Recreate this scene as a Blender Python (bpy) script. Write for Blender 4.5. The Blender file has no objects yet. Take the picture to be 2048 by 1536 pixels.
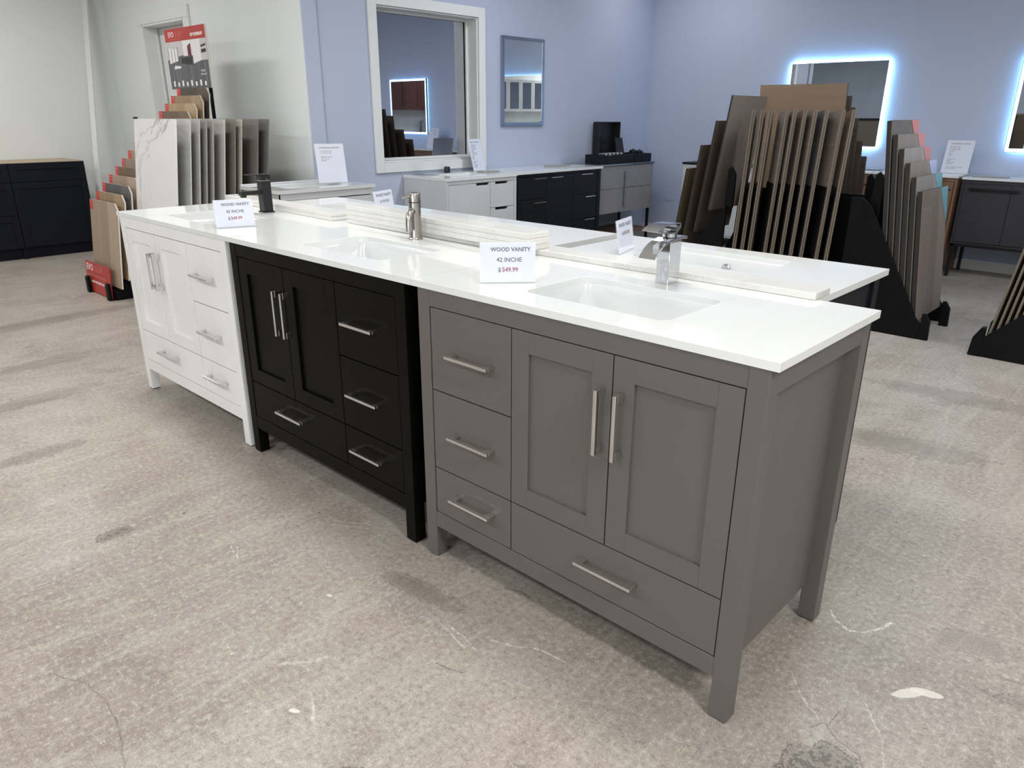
import bpy, bmesh, math, random
from mathutils import Vector, Matrix, Euler
R = math.radians
SC = bpy.context.scene
COL = SC.collection
random.seed(7)

# ---------------------------------------------------------------- camera, light, exposure
cam_d = bpy.data.cameras.new('camera'); cam = bpy.data.objects.new('camera', cam_d); COL.objects.link(cam)
cam_d.sensor_width = 36.0; cam_d.lens = 1466.0 / 2048 * 36.0; cam_d.clip_end = 60; cam_d.clip_start = 0.02
yaw, pitch, roll = -0.7535, 0.3521, -0.0036
cam.matrix_world = (Matrix.Translation((0.5284, -1.3039, 1.3298)) @ Matrix.Rotation(-yaw, 4, 'Z')
                    @ Matrix.Rotation(math.pi / 2 - pitch, 4, 'X') @ Matrix.Rotation(-roll, 4, 'Z'))
SC.camera = cam
w = bpy.data.worlds.new('world'); SC.world = w; w.use_nodes = True
w.node_tree.nodes['Background'].inputs[0].default_value = (0.75, 0.85, 1, 1)
w.node_tree.nodes['Background'].inputs[1].default_value = 1.0
SC.view_settings.view_transform = 'Standard'; SC.view_settings.look = 'None'
SC.view_settings.gamma = 1.0; SC.view_settings.use_curve_mapping = False
SC.view_settings.exposure = 0.0
SC.cycles.use_denoising = True
SC.cycles.use_adaptive_sampling = True; SC.cycles.adaptive_threshold = 0.03
SC.cycles.max_bounces = 7; SC.cycles.diffuse_bounces = 3; SC.cycles.glossy_bounces = 5
SC.cycles.transmission_bounces = 6; SC.cycles.transparent_max_bounces = 8
SC.cycles.caustics_reflective = False; SC.cycles.caustics_refractive = False
SC.cycles.sample_clamp_indirect = 4.0

CEIL = 2.9
# x, y, power, where (for the label)
LAMPS = [(-6.6, -2.6, 28, 'over the street end of the left aisle'), (-3.6, -2.6, 38, 'behind the photographer, centre'),
         (-0.6, -2.6, 31, 'behind the photographer, right'), (-6.6, 0.2, 25, 'over the aisle by the navy cabinets'),
         (-3.4, 0.3, 31, 'over the white and black vanities'), (-0.9, 0.5, 17, 'over the grey vanity'),
         (-3.0, 3.6, 25, 'between the vanities and the framed window'), (-0.4, 3.6, 32, 'over the flooring tower'),
         (-3.7, 5.75, 2, 'in the far corner of the room'), (1.9, -0.8, 62, 'near the right wall, street end'),
         (1.9, 2.6, 40, 'near the right wall, far end')]
def area(name, loc, rot, sx, sy, power, color=(1, 1, 1)):
    d = bpy.data.lights.new(name, 'AREA'); d.shape = 'RECTANGLE'; d.size = sx; d.size_y = sy
    d.energy = power; d.color = color
    o = bpy.data.objects.new(name, d); COL.objects.link(o); o.location = loc; o.rotation_euler = rot
    return o
for (lx, ly, pw, _w) in LAMPS:
    area('lamp_light', (lx, ly, CEIL - 0.075), (0, 0, 0), 1.15 if pw > 5 else 0.4, 0.28 if pw > 5 else 0.1, pw, (0.80, 0.89, 1.0) if ly > 3 else (1.0, 0.985, 0.955))
# daylight through the shop front behind and left of the camera
area('shopfront_daylight', (1.2, -6.1, 1.5), (R(90), 0, 0), 3.4, 2.3, 105, (0.93, 0.97, 1.0))

# ---------------------------------------------------------------- materials
def srgb(r, g, b):
    f = lambda c: ((c / 255) / 12.92) if c / 255 <= 0.04045 else (((c / 255) + 0.055) / 1.055) ** 2.4
    return (f(r), f(g), f(b), 1)
def nodes(name):
    m = bpy.data.materials.new(name); m.use_nodes = True
    nt = m.node_tree; return m, nt, nt.nodes['Principled BSDF']
def N(nt, t, **kw):
    n = nt.nodes.new(t)
    for k, v in kw.items(): setattr(n, k, v)
    return n
def L(nt, a, b): nt.links.new(a, b)
def objco(nt, scale=(1, 1, 1), rot=(0, 0, 0)):
    tc = N(nt, 'ShaderNodeTexCoord'); mp = N(nt, 'ShaderNodeMapping')
    mp.inputs['Scale'].default_value = scale; mp.inputs['Rotation'].default_value = rot
    L(nt, tc.outputs['Object'], mp.inputs['Vector']); return mp.outputs['Vector']
def noise(nt, vec, scale, detail=4, rough=0.55, dist=0.0):
    n = N(nt, 'ShaderNodeTexNoise'); n.inputs['Scale'].default_value = scale
    n.inputs['Detail'].default_value = detail; n.inputs['Roughness'].default_value = rough
    n.inputs['Distortion'].default_value = dist
    L(nt, vec, n.inputs['Vector']); return n.outputs['Fac']
def ramp(nt, fac, stops):
    r = N(nt, 'ShaderNodeValToRGB'); e = r.color_ramp.elements
    while len(e) < len(stops): e.new(0.5)
    for i, (p, c) in enumerate(stops): e[i].position = p; e[i].color = c
    L(nt, fac, r.inputs['Fac']); return r.outputs['Color']
def mix(nt, fac, a, b, mode='MIX'):
    m = N(nt, 'ShaderNodeMix', data_type='RGBA', blend_type=mode)
    if isinstance(fac, (int, float)): m.inputs[0].default_value = fac
    else: L(nt, fac, m.inputs[0])
    for v, i in ((a, 6), (b, 7)):
        if isinstance(v, tuple): m.inputs[i].default_value = v
        else: L(nt, v, m.inputs[i])
    return m.outputs[2]
def mth(nt, op, a, b=None, c=None, clamp=False):
    m = N(nt, 'ShaderNodeMath', operation=op, use_clamp=clamp)
    for i, v in enumerate((a, b, c)):
        if v is None: continue
        if isinstance(v, (int, float)): m.inputs[i].default_value = v
        else: L(nt, v, m.inputs[i])
    return m.outputs[0]
def bump(nt, bs, h, strength, dist=0.001):
    b = N(nt, 'ShaderNodeBump'); b.inputs['Strength'].default_value = strength
    b.inputs['Distance'].default_value = dist
    L(nt, h, b.inputs['Height']); L(nt, b.outputs['Normal'], bs.inputs['Normal'])
def paint(name, col, rough=0.45, spec=0.5, var=0.04, bmp=0.0, bscale=60, coat=0.0):
    m, nt, bs = nodes(name)
    v = objco(nt); n = noise(nt, v, 3.0, 3)
    d = tuple(c * (1 - var) for c in col[:3]) + (1,); l = tuple(min(1, c * (1 + var)) for c in col[:3]) + (1,)
    L(nt, ramp(nt, n, [(0.3, d), (0.7, l)]), bs.inputs['Base Color'])
    bs.inputs['Roughness'].default_value = rough; bs.inputs['Specular IOR Level'].default_value = spec
    bs.inputs['Coat Weight'].default_value = coat; bs.inputs['Coat Roughness'].default_value = 0.08
    if bmp: bump(nt, bs, noise(nt, v, bscale, 3), bmp, 0.002)
    return m
def metal(name, col, rough, brushed=False):
    m, nt, bs = nodes(name); bs.inputs['Metallic'].default_value = 1
    v = objco(nt, (1, 1, 60) if brushed else (1, 1, 1)); n = noise(nt, v, 12 if brushed else 4, 3)
    d = tuple(c * 0.86 for c in col[:3]) + (1,)
    L(nt, ramp(nt, n, [(0.25, d), (0.75, col)]), bs.inputs['Base Color'])
    bs.inputs['Roughness'].default_value = rough
    return m
def emit(name, col, strength):
    m, nt, bs = nodes(name); bs.inputs['Base Color'].default_value = (0.8, 0.8, 0.8, 1)
    bs.inputs['Emission Color'].default_value = col; bs.inputs['Emission Strength'].default_value = strength
    return m
def wood(name, a, b, c, rough=0.5, strip=0.18, length=1.1, vertical=True):
    """plank face: grain along local z (or x), strips side by side, each strip its own tone"""
    m, nt, bs = nodes(name)
    tc = N(nt, 'ShaderNodeTexCoord'); sp = N(nt, 'ShaderNodeSeparateXYZ'); L(nt, tc.outputs['Object'], sp.inputs[0])
    along, across = (sp.outputs['Z'], sp.outputs['X']) if vertical else (sp.outputs['X'], sp.outputs['Z'])
    cb = N(nt, 'ShaderNodeCombineXYZ'); L(nt, along, cb.inputs[0]); L(nt, across, cb.inputs[1])
    br = N(nt, 'ShaderNodeTexBrick'); L(nt, cb.outputs[0], br.inputs['Vector'])
    br.inputs['Scale'].default_value = 1.0; br.inputs['Brick Width'].default_value = length
    br.inputs['Row Height'].default_value = strip; br.inputs['Mortar Size'].default_value = 0.0035
    br.inputs['Color1'].default_value = (0, 0, 0, 1); br.inputs['Color2'].default_value = (1, 1, 1, 1)
    br.inputs['Mortar'].default_value = (0.85, 0.85, 0.85, 1); br.offset = 0.37
    st = N(nt, 'ShaderNodeCombineXYZ')
    L(nt, mth(nt, 'MULTIPLY', along, 1.3), st.inputs[0]); L(nt, mth(nt, 'MULTIPLY', across, 22.0), st.inputs[1])
    L(nt, mth(nt, 'MULTIPLY', sp.outputs['Y'], 9.0), st.inputs[2])
    g = noise(nt, st.outputs[0], 1.0, 6, 0.62, 0.6); st2 = noise(nt, st.outputs[0], 4.5, 4, 0.6)
    base = ramp(nt, br.outputs['Color'], [(0.0, a), (0.55, b), (1.0, c)])
    dk = tuple(x * 0.55 for x in b[:3]) + (1,)
    g2 = mth(nt, 'MULTIPLY', mth(nt, 'SUBTRACT', g, 0.42, clamp=True), 2.2, clamp=True)
    colr = mix(nt, mth(nt, 'MULTIPLY', g2, 0.55), base, dk)
    colr = mix(nt, mth(nt, 'MULTIPLY', st2, 0.22), colr, tuple(min(1, x * 1.35) for x in c[:3]) + (1,))
    L(nt, colr, bs.inputs['Base Color']); bs.inputs['Roughness'].default_value = rough
    bump(nt, bs, g, 0.12, 0.001)
    return m
def marble(name, base, vein, scale=1.6, thin=0.03, amount=1.0, rough=0.2):
    m, nt, bs = nodes(name); v = objco(nt)
    d = noise(nt, v, scale, 7, 0.62, 1.4); a = mth(nt, 'ABSOLUTE', mth(nt, 'SUBTRACT', d, 0.5))
    k = mth(nt, 'SUBTRACT', 1.0, mth(nt, 'DIVIDE', a, thin), clamp=True)
    d2 = noise(nt, v, scale * 0.6, 3, 0.5); k = mth(nt, 'MULTIPLY', k, mth(nt, 'MULTIPLY', mth(nt, 'SUBTRACT', d2, 0.42, clamp=True), 4 * amount, clamp=True))
    cl = mth(nt, 'MULTIPLY', mth(nt, 'SUBTRACT', noise(nt, v, scale * 2.2, 4), 0.45, clamp=True), 0.7)
    c1 = mix(nt, cl, base, tuple(x * 0.88 for x in base[:3]) + (1,))
    L(nt, mix(nt, k, c1, vein), bs.inputs['Base Color']); bs.inputs['Roughness'].default_value = rough
    return m

M = {}
M['white_paint'] = paint('white_paint', srgb(239, 239, 240), 0.25, coat=0.3)
M['black_paint'] = paint('black_paint', srgb(9, 9, 7), 0.42, 0.10)
M['grey_paint'] = paint('grey_paint', srgb(99, 95, 91), 0.42, 0.35, 0.015)
M['quartz'] = marble('quartz', srgb(228, 230, 229), srgb(200, 200, 198), 1.1, 0.02, 0.25, 0.07)
M['slab'] = marble('marble_slab', srgb(222, 221, 217), srgb(182, 178, 170), 1.7, 0.03, 0.6, 0.22)
M['porcelain'] = paint('porcelain', srgb(220, 222, 223), 0.06, 0.6, 0.005, coat=0.6)
M['chrome'] = metal('chrome', srgb(226, 228, 232), 0.05)
M['handle_chrome'] = metal('handle_chrome', srgb(232, 232, 232), 0.14)
M['nickel'] = metal('brushed_nickel', srgb(178, 174, 168), 0.27, True)
M['black_metal'] = paint('black_metal', srgb(22, 22, 23), 0.33, 0.5)
M['black_rack'] = paint('black_rack', srgb(9, 10, 12), 0.5, 0.15)
M['rubber'] = paint('rubber', srgb(20, 20, 20), 0.8)
M['grey_wall'] = paint('grey_wall', srgb(226, 230, 230), 0.7, 0.2, 0.01, 0.25, 45)
M['grey_wall_side'] = paint('grey_wall_side', srgb(226, 229, 228), 0.75, 0.2, 0.01, 0.2, 45)
M['blue_wall'] = paint('blue_wall', srgb(182, 190, 210), 0.55, 0.3, 0.01, 0.35, 38)
M['trim'] = paint('trim_paint', srgb(226, 227, 226), 0.4, 0.4, 0.01)
M['ceiling'] = paint('ceiling_paint', srgb(225, 225, 222), 0.9, 0.1)
M['navy'] = paint('navy_cabinet', srgb(17, 20, 30), 0.5, 0.2)
M['ply'] = wood('plywood_edge', srgb(170, 152, 128), srgb(192, 175, 150), srgb(206, 190, 165), 0.6, 0.5, 3, False)
M['white_cab'] = paint('white_lacquer', srgb(206, 208, 210), 0.3)
M['charcoal'] = paint('charcoal_cabinet', srgb(22, 24, 30), 0.4, 0.25)
M['fluted_grey'] = paint('fluted_grey', srgb(140, 138, 140), 0.5)
M['darkwood'] = wood('dark_veneer', srgb(44, 42, 48), srgb(50, 48, 54), srgb(56, 54, 60), 0.5, 0.5, 2.0, False)
M['brownwood'] = wood('brown_veneer', srgb(112, 84, 66), srgb(122, 92, 72), srgb(132, 101, 80), 0.5, 0.6, 2.0)
M['red'] = paint('red_print', srgb(176, 50, 46), 0.4)
M['red2'] = paint('red_sticker', srgb(190, 48, 48), 0.4)
M['teal'] = paint('teal_print', srgb(110, 168, 184), 0.4)
M['lilac'] = paint('lilac_print', srgb(172, 180, 220), 0.4)
M['navy_ink'] = paint('navy_ink', srgb(42, 62, 88), 0.6)
M['grey_ink'] = paint('grey_ink', srgb(72, 76, 84), 0.6)
M['maroon_ink'] = paint('maroon_ink', srgb(150, 44, 74), 0.6)
M['white_ink'] = paint('white_ink', srgb(240, 236, 232), 0.6)
M['pink_ink'] = paint('pink_ink', srgb(214, 120, 112), 0.6)
M['paper'] = paint('paper', srgb(226, 230, 246), 0.5, 0.3, 0.005)
M['photo_dark'] = wood('printed_floor', srgb(70, 70, 74), srgb(92, 92, 96), srgb(112, 112, 116), 0.5, 0.03, 0.4)
M['photo_wall'] = paint('printed_wall', srgb(196, 192, 194), 0.5)
M['photo_white'] = paint('printed_white', srgb(226, 224, 226), 0.5)
M['photo_black'] = paint('printed_black', srgb(42, 42, 46), 0.5)
M['photo_maroon'] = paint('printed_maroon', srgb(104, 34, 48), 0.5)
M['plastic_white'] = paint('white_plastic', srgb(224, 224, 228), 0.35)
M['mirror'] = metal('mirror_silver', srgb(225, 229, 232), 0.0)
M['silver'] = metal('silver_frame', srgb(176, 184, 196), 0.22)
M['led'] = emit('led_strip', (0.28, 0.62, 1.0, 1), 95.0)
M['led_front'] = emit('led_front_band', (0.45, 0.78, 1.0, 1), 5.0)
M['diffuser'] = emit('lamp_diffuser', (1, 0.98, 0.95, 1), 6.0)
M['edge_light'] = paint('pale_core_edge', srgb(212, 208, 200), 0.6)
M['edge_dark'] = paint('dark_core_edge', srgb(34, 31, 29), 0.6)
M['edge_brown'] = paint('brown_core_edge', srgb(108, 98, 86), 0.6)
m, nt, bs = nodes('window_glass')
bs.inputs['Metallic'].default_value = 1.0; bs.inputs['Roughness'].default_value = 0.012
gv = objco(nt); L(nt, ramp(nt, noise(nt, gv, 2.0), [(0.3, srgb(208, 211, 220)), (0.7, srgb(214, 217, 226))]), bs.inputs['Base Color'])
M['glass_tint'] = m
m, nt, bs = nodes('clear_acrylic')
bs.inputs['Base Color'].default_value = (0.97, 0.98, 1, 1); bs.inputs['Roughness'].default_value = 0.03
bs.inputs['Transmission Weight'].default_value = 0.0; bs.inputs['Alpha'].default_value = 0.18
bs.inputs['Specular IOR Level'].default_value = 0.7
M['acrylic'] = m
W = {}
W['oak'] = wood('wood_greige', srgb(136, 116, 97), srgb(158, 138, 118), srgb(182, 163, 142))
W['tan'] = wood('wood_tan', srgb(132, 108, 82), srgb(152, 127, 98), srgb(170, 146, 116))
W['slate'] = wood('wood_slate', srgb(70, 68, 68), srgb(86, 83, 82), srgb(100, 97, 95))
W['taupe'] = wood('wood_taupe', srgb(120, 106, 94), srgb(142, 127, 112), srgb(160, 146, 132))
W['walnut'] = wood('wood_walnut', srgb(92, 72, 56), srgb(112, 90, 70), srgb(126, 104, 84))
W['honey'] = wood('wood_honey', srgb(150, 124, 90), srgb(170, 144, 108), srgb(188, 164, 130))
W['umber'] = wood('wood_umber', srgb(64, 54, 46), srgb(80, 68, 58), srgb(94, 82, 70))
W['ash'] = wood('wood_ash', srgb(128, 122, 118), srgb(150, 144, 139), srgb(170, 165, 160))
W['drift'] = wood('wood_drift', srgb(104, 92, 84), srgb(124, 112, 103), srgb(146, 134, 124))
W['brownpanel'] = wood('wood_brown_panel', srgb(122, 101, 82), srgb(130, 108, 88), srgb(138, 116, 95), 0.5, 2.0, 5.0, False)
W['taupepanel'] = wood('wood_taupe_panel', srgb(116, 106, 98), srgb(124, 114, 106), srgb(132, 122, 114), 0.5, 2.0, 5.0)
W['olive'] = wood('wood_olive', srgb(92, 80, 60), srgb(104, 92, 70), srgb(116, 103, 80), 0.5, 2.0, 5.0)
W['brownback'] = wood('wood_brown_back', srgb(86, 74, 66), srgb(94, 82, 73), srgb(102, 90, 80), 0.5, 2.0, 5.0)
T = [marble('tile_white', srgb(224, 223, 221), srgb(120, 122, 126), 1.25, 0.02, 1.4, 0.25)] + [
    marble('tile_%d' % i, srgb(*c), srgb(*[int(x * 0.8) for x in c]), 2.0 + i * 0.3, 0.06, 0.6, 0.35)
    for i, c in enumerate([(188, 188, 185), (176, 174, 170), (150, 146, 141), (160, 156, 150), (186, 185, 180),
                           (120, 114, 106), (176, 170, 160), (118, 114, 108), (110, 107, 102)])]

# concrete floor: mottling, trowel streaks, grit, worn patches, cracks and scuffs
def concrete():
    m, nt, bs = nodes('polished_concrete'); v = objco(nt)
    big = noise(nt, v, 0.8, 6, 0.62, 0.8); mid = noise(nt, v, 2.6, 5, 0.68, 0.7)
    fine = noise(nt, v, 60, 3, 0.75); grit = noise(nt, v, 260, 2, 0.7)
    sv = objco(nt, (6.5, 0.9, 1)); streak = noise(nt, sv, 1.7, 5, 0.7, 1.0)
    sv2 = objco(nt, (50, 6, 1)); hair = noise(nt, sv2, 2.0, 4, 0.65, 1.2)
    sv3 = objco(nt, (6, 45, 1)); hair2 = noise(nt, sv3, 2.0, 4, 0.65, 1.6)
    def over(f, lo, gain): return mth(nt, 'MULTIPLY', mth(nt, 'SUBTRACT', f, lo, clamp=True), gain, clamp=True)
    def under(f, hi, gain): return mth(nt, 'MULTIPLY', mth(nt, 'SUBTRACT', hi, f, clamp=True), gain, clamp=True)
    c = ramp(nt, big, [(0.30, srgb(146, 136, 127)), (0.48, srgb(161, 152, 143)), (0.68, srgb(174, 167, 159))])
    c = mix(nt, over(mid, 0.50, 3.8), c, srgb(134, 124, 115))
    c = mix(nt, under(mid, 0.44, 2.6), c, srgb(180, 173, 165))
    c = mix(nt, over(streak, 0.50, 2.6), c, srgb(190, 183, 173))
    c = mix(nt, under(streak, 0.42, 2.2), c, srgb(134, 124, 114))
    c = mix(nt, over(hair, 0.56, 3.2), c, srgb(194, 187, 178))
    c = mix(nt, mth(nt, 'MULTIPLY', over(hair2, 0.60, 4.0), over(mid, 0.42, 5.0)), c, srgb(202, 196, 187))
    c = mix(nt, over(fine, 0.53, 3.6), c, srgb(206, 200, 192))
    c = mix(nt, under(fine, 0.47, 3.6), c, srgb(112, 103, 95))
    c = mix(nt, over(grit, 0.54, 3.2), c, srgb(104, 96, 88))
    c = mix(nt, under(grit, 0.44, 3.0), c, srgb(206, 200, 192))
    vo = N(nt, 'ShaderNodeTexVoronoi'); vo.inputs['Scale'].default_value = 5.5; L(nt, v, vo.inputs['Vector'])
    pit = mth(nt, 'LESS_THAN', vo.outputs['Distance'], 0.030)
    pit = mth(nt, 'MULTIPLY', pit, mth(nt, 'GREATER_THAN', noise(nt, v, 2.3, 2), 0.50))
    c = mix(nt, mth(nt, 'MULTIPLY', pit, 0.8), c, srgb(62, 54, 48))
    # fine cracks and rubbed clusters
    wv = N(nt, 'ShaderNodeTexVoronoi', feature='DISTANCE_TO_EDGE'); wv.inputs['Scale'].default_value = 3.2
    dv = N(nt, 'ShaderNodeVectorMath', operation='ADD'); nn = N(nt, 'ShaderNodeTexNoise'); nn.inputs['Scale'].default_value = 5.0
    nn.inputs['Detail'].default_value = 4; nn.inputs['Roughness'].default_value = 0.7; L(nt, v, nn.inputs['Vector'])
    sc = N(nt, 'ShaderNodeVectorMath', operation='SCALE'); sc.inputs['Scale'].default_value = 0.45
    L(nt, nn.outputs['Color'], sc.inputs[0]); L(nt, v, dv.inputs[0]); L(nt, sc.outputs[0], dv.inputs[1]); L(nt, dv.outputs[0], wv.inputs['Vector'])
    area_m = over(noise(nt, v, 1.1, 4, 0.6), 0.56, 9.0)
    ck = mth(nt, 'MULTIPLY', mth(nt, 'LESS_THAN', wv.outputs['Distance'], 0.010), area_m)
    c = mix(nt, mth(nt, 'MULTIPLY', ck, 0.55), c, srgb(92, 82, 74))
    sep = N(nt, 'ShaderNodeSeparateXYZ'); L(nt, v, sep.inputs[0]); X, Y = sep.outputs[0], sep.outputs[1]
    wob = mth(nt, 'MULTIPLY', mth(nt, 'SUBTRACT', noise(nt, v, 16, 5, 0.8), 0.5), 2.2)
    hgt = None
    def ell(cx, cy, rx, ry, ang, wa=1.0):
        ca, sa = math.cos(ang), math.sin(ang)
        dx = mth(nt, 'SUBTRACT', X, cx); dy = mth(nt, 'SUBTRACT', Y, cy)
        u = mth(nt, 'DIVIDE', mth(nt, 'ADD', mth(nt, 'MULTIPLY', dx, ca), mth(nt, 'MULTIPLY', dy, sa)), rx)
        q = mth(nt, 'DIVIDE', mth(nt, 'SUBTRACT', mth(nt, 'MULTIPLY', dy, ca), mth(nt, 'MULTIPLY', dx, sa)), ry)
        return mth(nt, 'ADD', mth(nt, 'SQRT', mth(nt, 'ADD', mth(nt, 'MULTIPLY', u, u), mth(nt, 'MULTIPLY', q, q))), mth(nt, 'MULTIPLY', wob, wa))
    sa_ = R(STREAK)
    for (cx, cy, rx, ry, an, dark) in [(-2.79, -0.66, .20, .055, sa_, .75), (-1.913, -0.655, .055, .032, sa_, 1.0), (-3.5, -0.45, .30, .07, sa_, .6),
                                       (-0.50, -0.69, .07, .05, .7, 1.0), (0.19, 0.04, .085, .06, .9, 1.0), (-0.22, 1.95, .30, .10, .2, .5),
                                       (-0.20, 2.75, .36, .10, .1, .5), (-5.1, 0.1, .7, .10, sa_, .6), (0.62, 0.62, .20, .035, .35, .6),
                                       (-4.1, -0.2, .4, .08, sa_, .5), (-0.93, -0.15, .16, .035, .1, .6), (0.34, 0.72, .10, .05, .4, .4)]:
        d = ell(cx, cy, rx, ry, an)
        ins = mth(nt, 'MULTIPLY', mth(nt, 'SUBTRACT', 1.0, d, clamp=True), 3.0, clamp=True)
        rim = mth(nt, 'SUBTRACT', 1.0, mth(nt, 'DIVIDE', mth(nt, 'ABSOLUTE', mth(nt, 'SUBTRACT', d, 1.0)), 0.10), clamp=True)
        gr = mth(nt, 'MULTIPLY', ins, mth(nt, 'ADD', 0.38, mth(nt, 'MULTIPLY', mth(nt, 'GREATER_THAN', fine, 0.5), 0.50)))
        c = mix(nt, mth(nt, 'MULTIPLY', gr, dark), c, srgb(94, 87, 80))
        c = mix(nt, mth(nt, 'MULTIPLY', rim, 0.8 * dark), c, srgb(66, 58, 52))
        hgt = rim if hgt is None else mth(nt, 'MAXIMUM', hgt, rim)
    for (cx, cy, rx, ry, an, wa) in ((0.262, 0.405, .042, .014, .9, .35), (0.295, 0.437, .036, .013, .35, .35), (-1.10, -0.35, .010, .005, .2, .3), (-0.78, -0.66, .014, .006, .5, .4)):
        c = mix(nt, mth(nt, 'MULTIPLY', mth(nt, 'LESS_THAN', ell(cx, cy, rx, ry, an, wa), 1.0), 0.8), c, srgb(228, 222, 212))
    brk = mth(nt, 'ADD', 0.25, over(fine, 0.42, 5.0))
    def line(pts, wd, colr, st):
        nonlocal c, hgt
        tot = None
        for (x0, y0), (x1, y1) in zip(pts, pts[1:]):
            ll = math.hypot(x1 - x0, y1 - y0); ux, uy = (x1 - x0) / ll, (y1 - y0) / ll
            dx = mth(nt, 'SUBTRACT', X, x0); dy = mth(nt, 'SUBTRACT', Y, y0)
            t = mth(nt, 'ADD', mth(nt, 'MULTIPLY', dx, ux), mth(nt, 'MULTIPLY', dy, uy))
            q = mth(nt, 'ADD', mth(nt, 'SUBTRACT', mth(nt, 'MULTIPLY', dy, ux), mth(nt, 'MULTIPLY', dx, uy)), mth(nt, 'MULTIPLY', wob, 0.012))
            k = mth(nt, 'MULTIPLY', mth(nt, 'SUBTRACT', 1.0, mth(nt, 'DIVIDE', mth(nt, 'ABSOLUTE', q), wd), clamp=True),
                    mth(nt, 'MULTIPLY', mth(nt, 'GREATER_THAN', t, 0.0), mth(nt, 'LESS_THAN', t, ll)))
            tot = k if tot is None else mth(nt, 'MAXIMUM', tot, k)
        tot = mth(nt, 'MULTIPLY', tot, brk, clamp=True)
        c = mix(nt, mth(nt, 'MULTIPLY', tot, st), c, colr)
    pale = srgb(230, 224, 214); dk = srgb(70, 62, 55)
    for pts, wd, st in PALE: line(pts, wd, pale, st)
    for pts, wd, st in DARK: line(pts, wd, dk, st)
    L(nt, c, bs.inputs['Base Color'])
    L(nt, ramp(nt, mid, [(0.3, (0.30,) * 3 + (1,)), (0.7, (0.50,) * 3 + (1,))]), bs.inputs['Roughness'])
    bs.inputs['Specular IOR Level'].default_value = 0.35
    bump(nt, bs, fine, 0.25, 0.003)
    return m
STREAK = 93.0
PALE = [([(-1.56, -0.42), (-1.51, -0.44)], 0.003, 0.8), ([(-1.54, -0.41), (-1.47, -0.445)], 0.003, 0.8),
        ([(-0.75, -0.20), (-0.68, -0.205), (-0.62, -0.22)], 0.0035, 0.9), ([(-0.78, -0.21), (-0.70, -0.222), (-0.64, -0.235)], 0.003, 0.7),
        ([(-0.62, -0.16), (-0.56, -0.14), (-0.50, -0.10), (-0.42, -0.09)], 0.004, 0.8),
        ([(0.0, 0.60), (0.03, 0.56), (0.07, 0.545), (0.10, 0.56), (0.13, 0.61), (0.145, 0.66)], 0.006, 0.95),
        ([(0.02, 0.28), (0.07, 0.22), (0.14, 0.17)], 0.003, 0.7), ([(-0.80, -0.60), (-0.76, -0.62), (-0.72, -0.65)], 0.005, 0.6),
        ([(-1.46, -0.10), (-1.33, -0.03)], 0.003, 0.6), ([(-1.44, -0.12), (-1.32, -0.05)], 0.003, 0.6),
        ([(0.20, 0.30), (0.27, 0.20), (0.31, 0.08)], 0.003, 0.6), ([(0.12, 1.10), (0.22, 1.05), (0.28, 1.08)], 0.003, 0.6),
        ([(-0.95, -0.60), (-0.90, -0.55), (-0.87, -0.48)], 0.008, 0.5), ([(-1.12, -0.66), (-1.07, -0.67)], 0.004, 0.6)]
DARK = [([(-1.34, -1.02), (-1.24, -0.97), (-1.13, -0.955), (-1.02, -0.965), (-0.90, -1.0)], 0.0028, 0.7), ([(-0.66, -0.32), (-0.62, -0.315), (-0.58, -0.30)], 0.005, 0.8),
        ([(-0.3, -0.41), (-0.26, -0.40)], 0.003, 0.6), ([(-0.75, 0.03), (-0.70, 0.05), (-0.66, 0.05)], 0.008, 0.8),
        ([(0.13, 0.13), (0.15, 0.17), (0.19, 0.14), (0.24, 0.13), (0.28, 0.08)], 0.003, 0.8), ([(0.16, 0.17), (0.165, 0.23)], 0.0025, 0.8),
        ([(-0.62, 0.28), (-0.56, 0.31)], 0.006, 0.6), ([(0.42, 0.62), (0.52, 0.66), (0.68, 0.66), (0.85, 0.72)], 0.004, 0.6)]
M['concrete'] = concrete()

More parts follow.
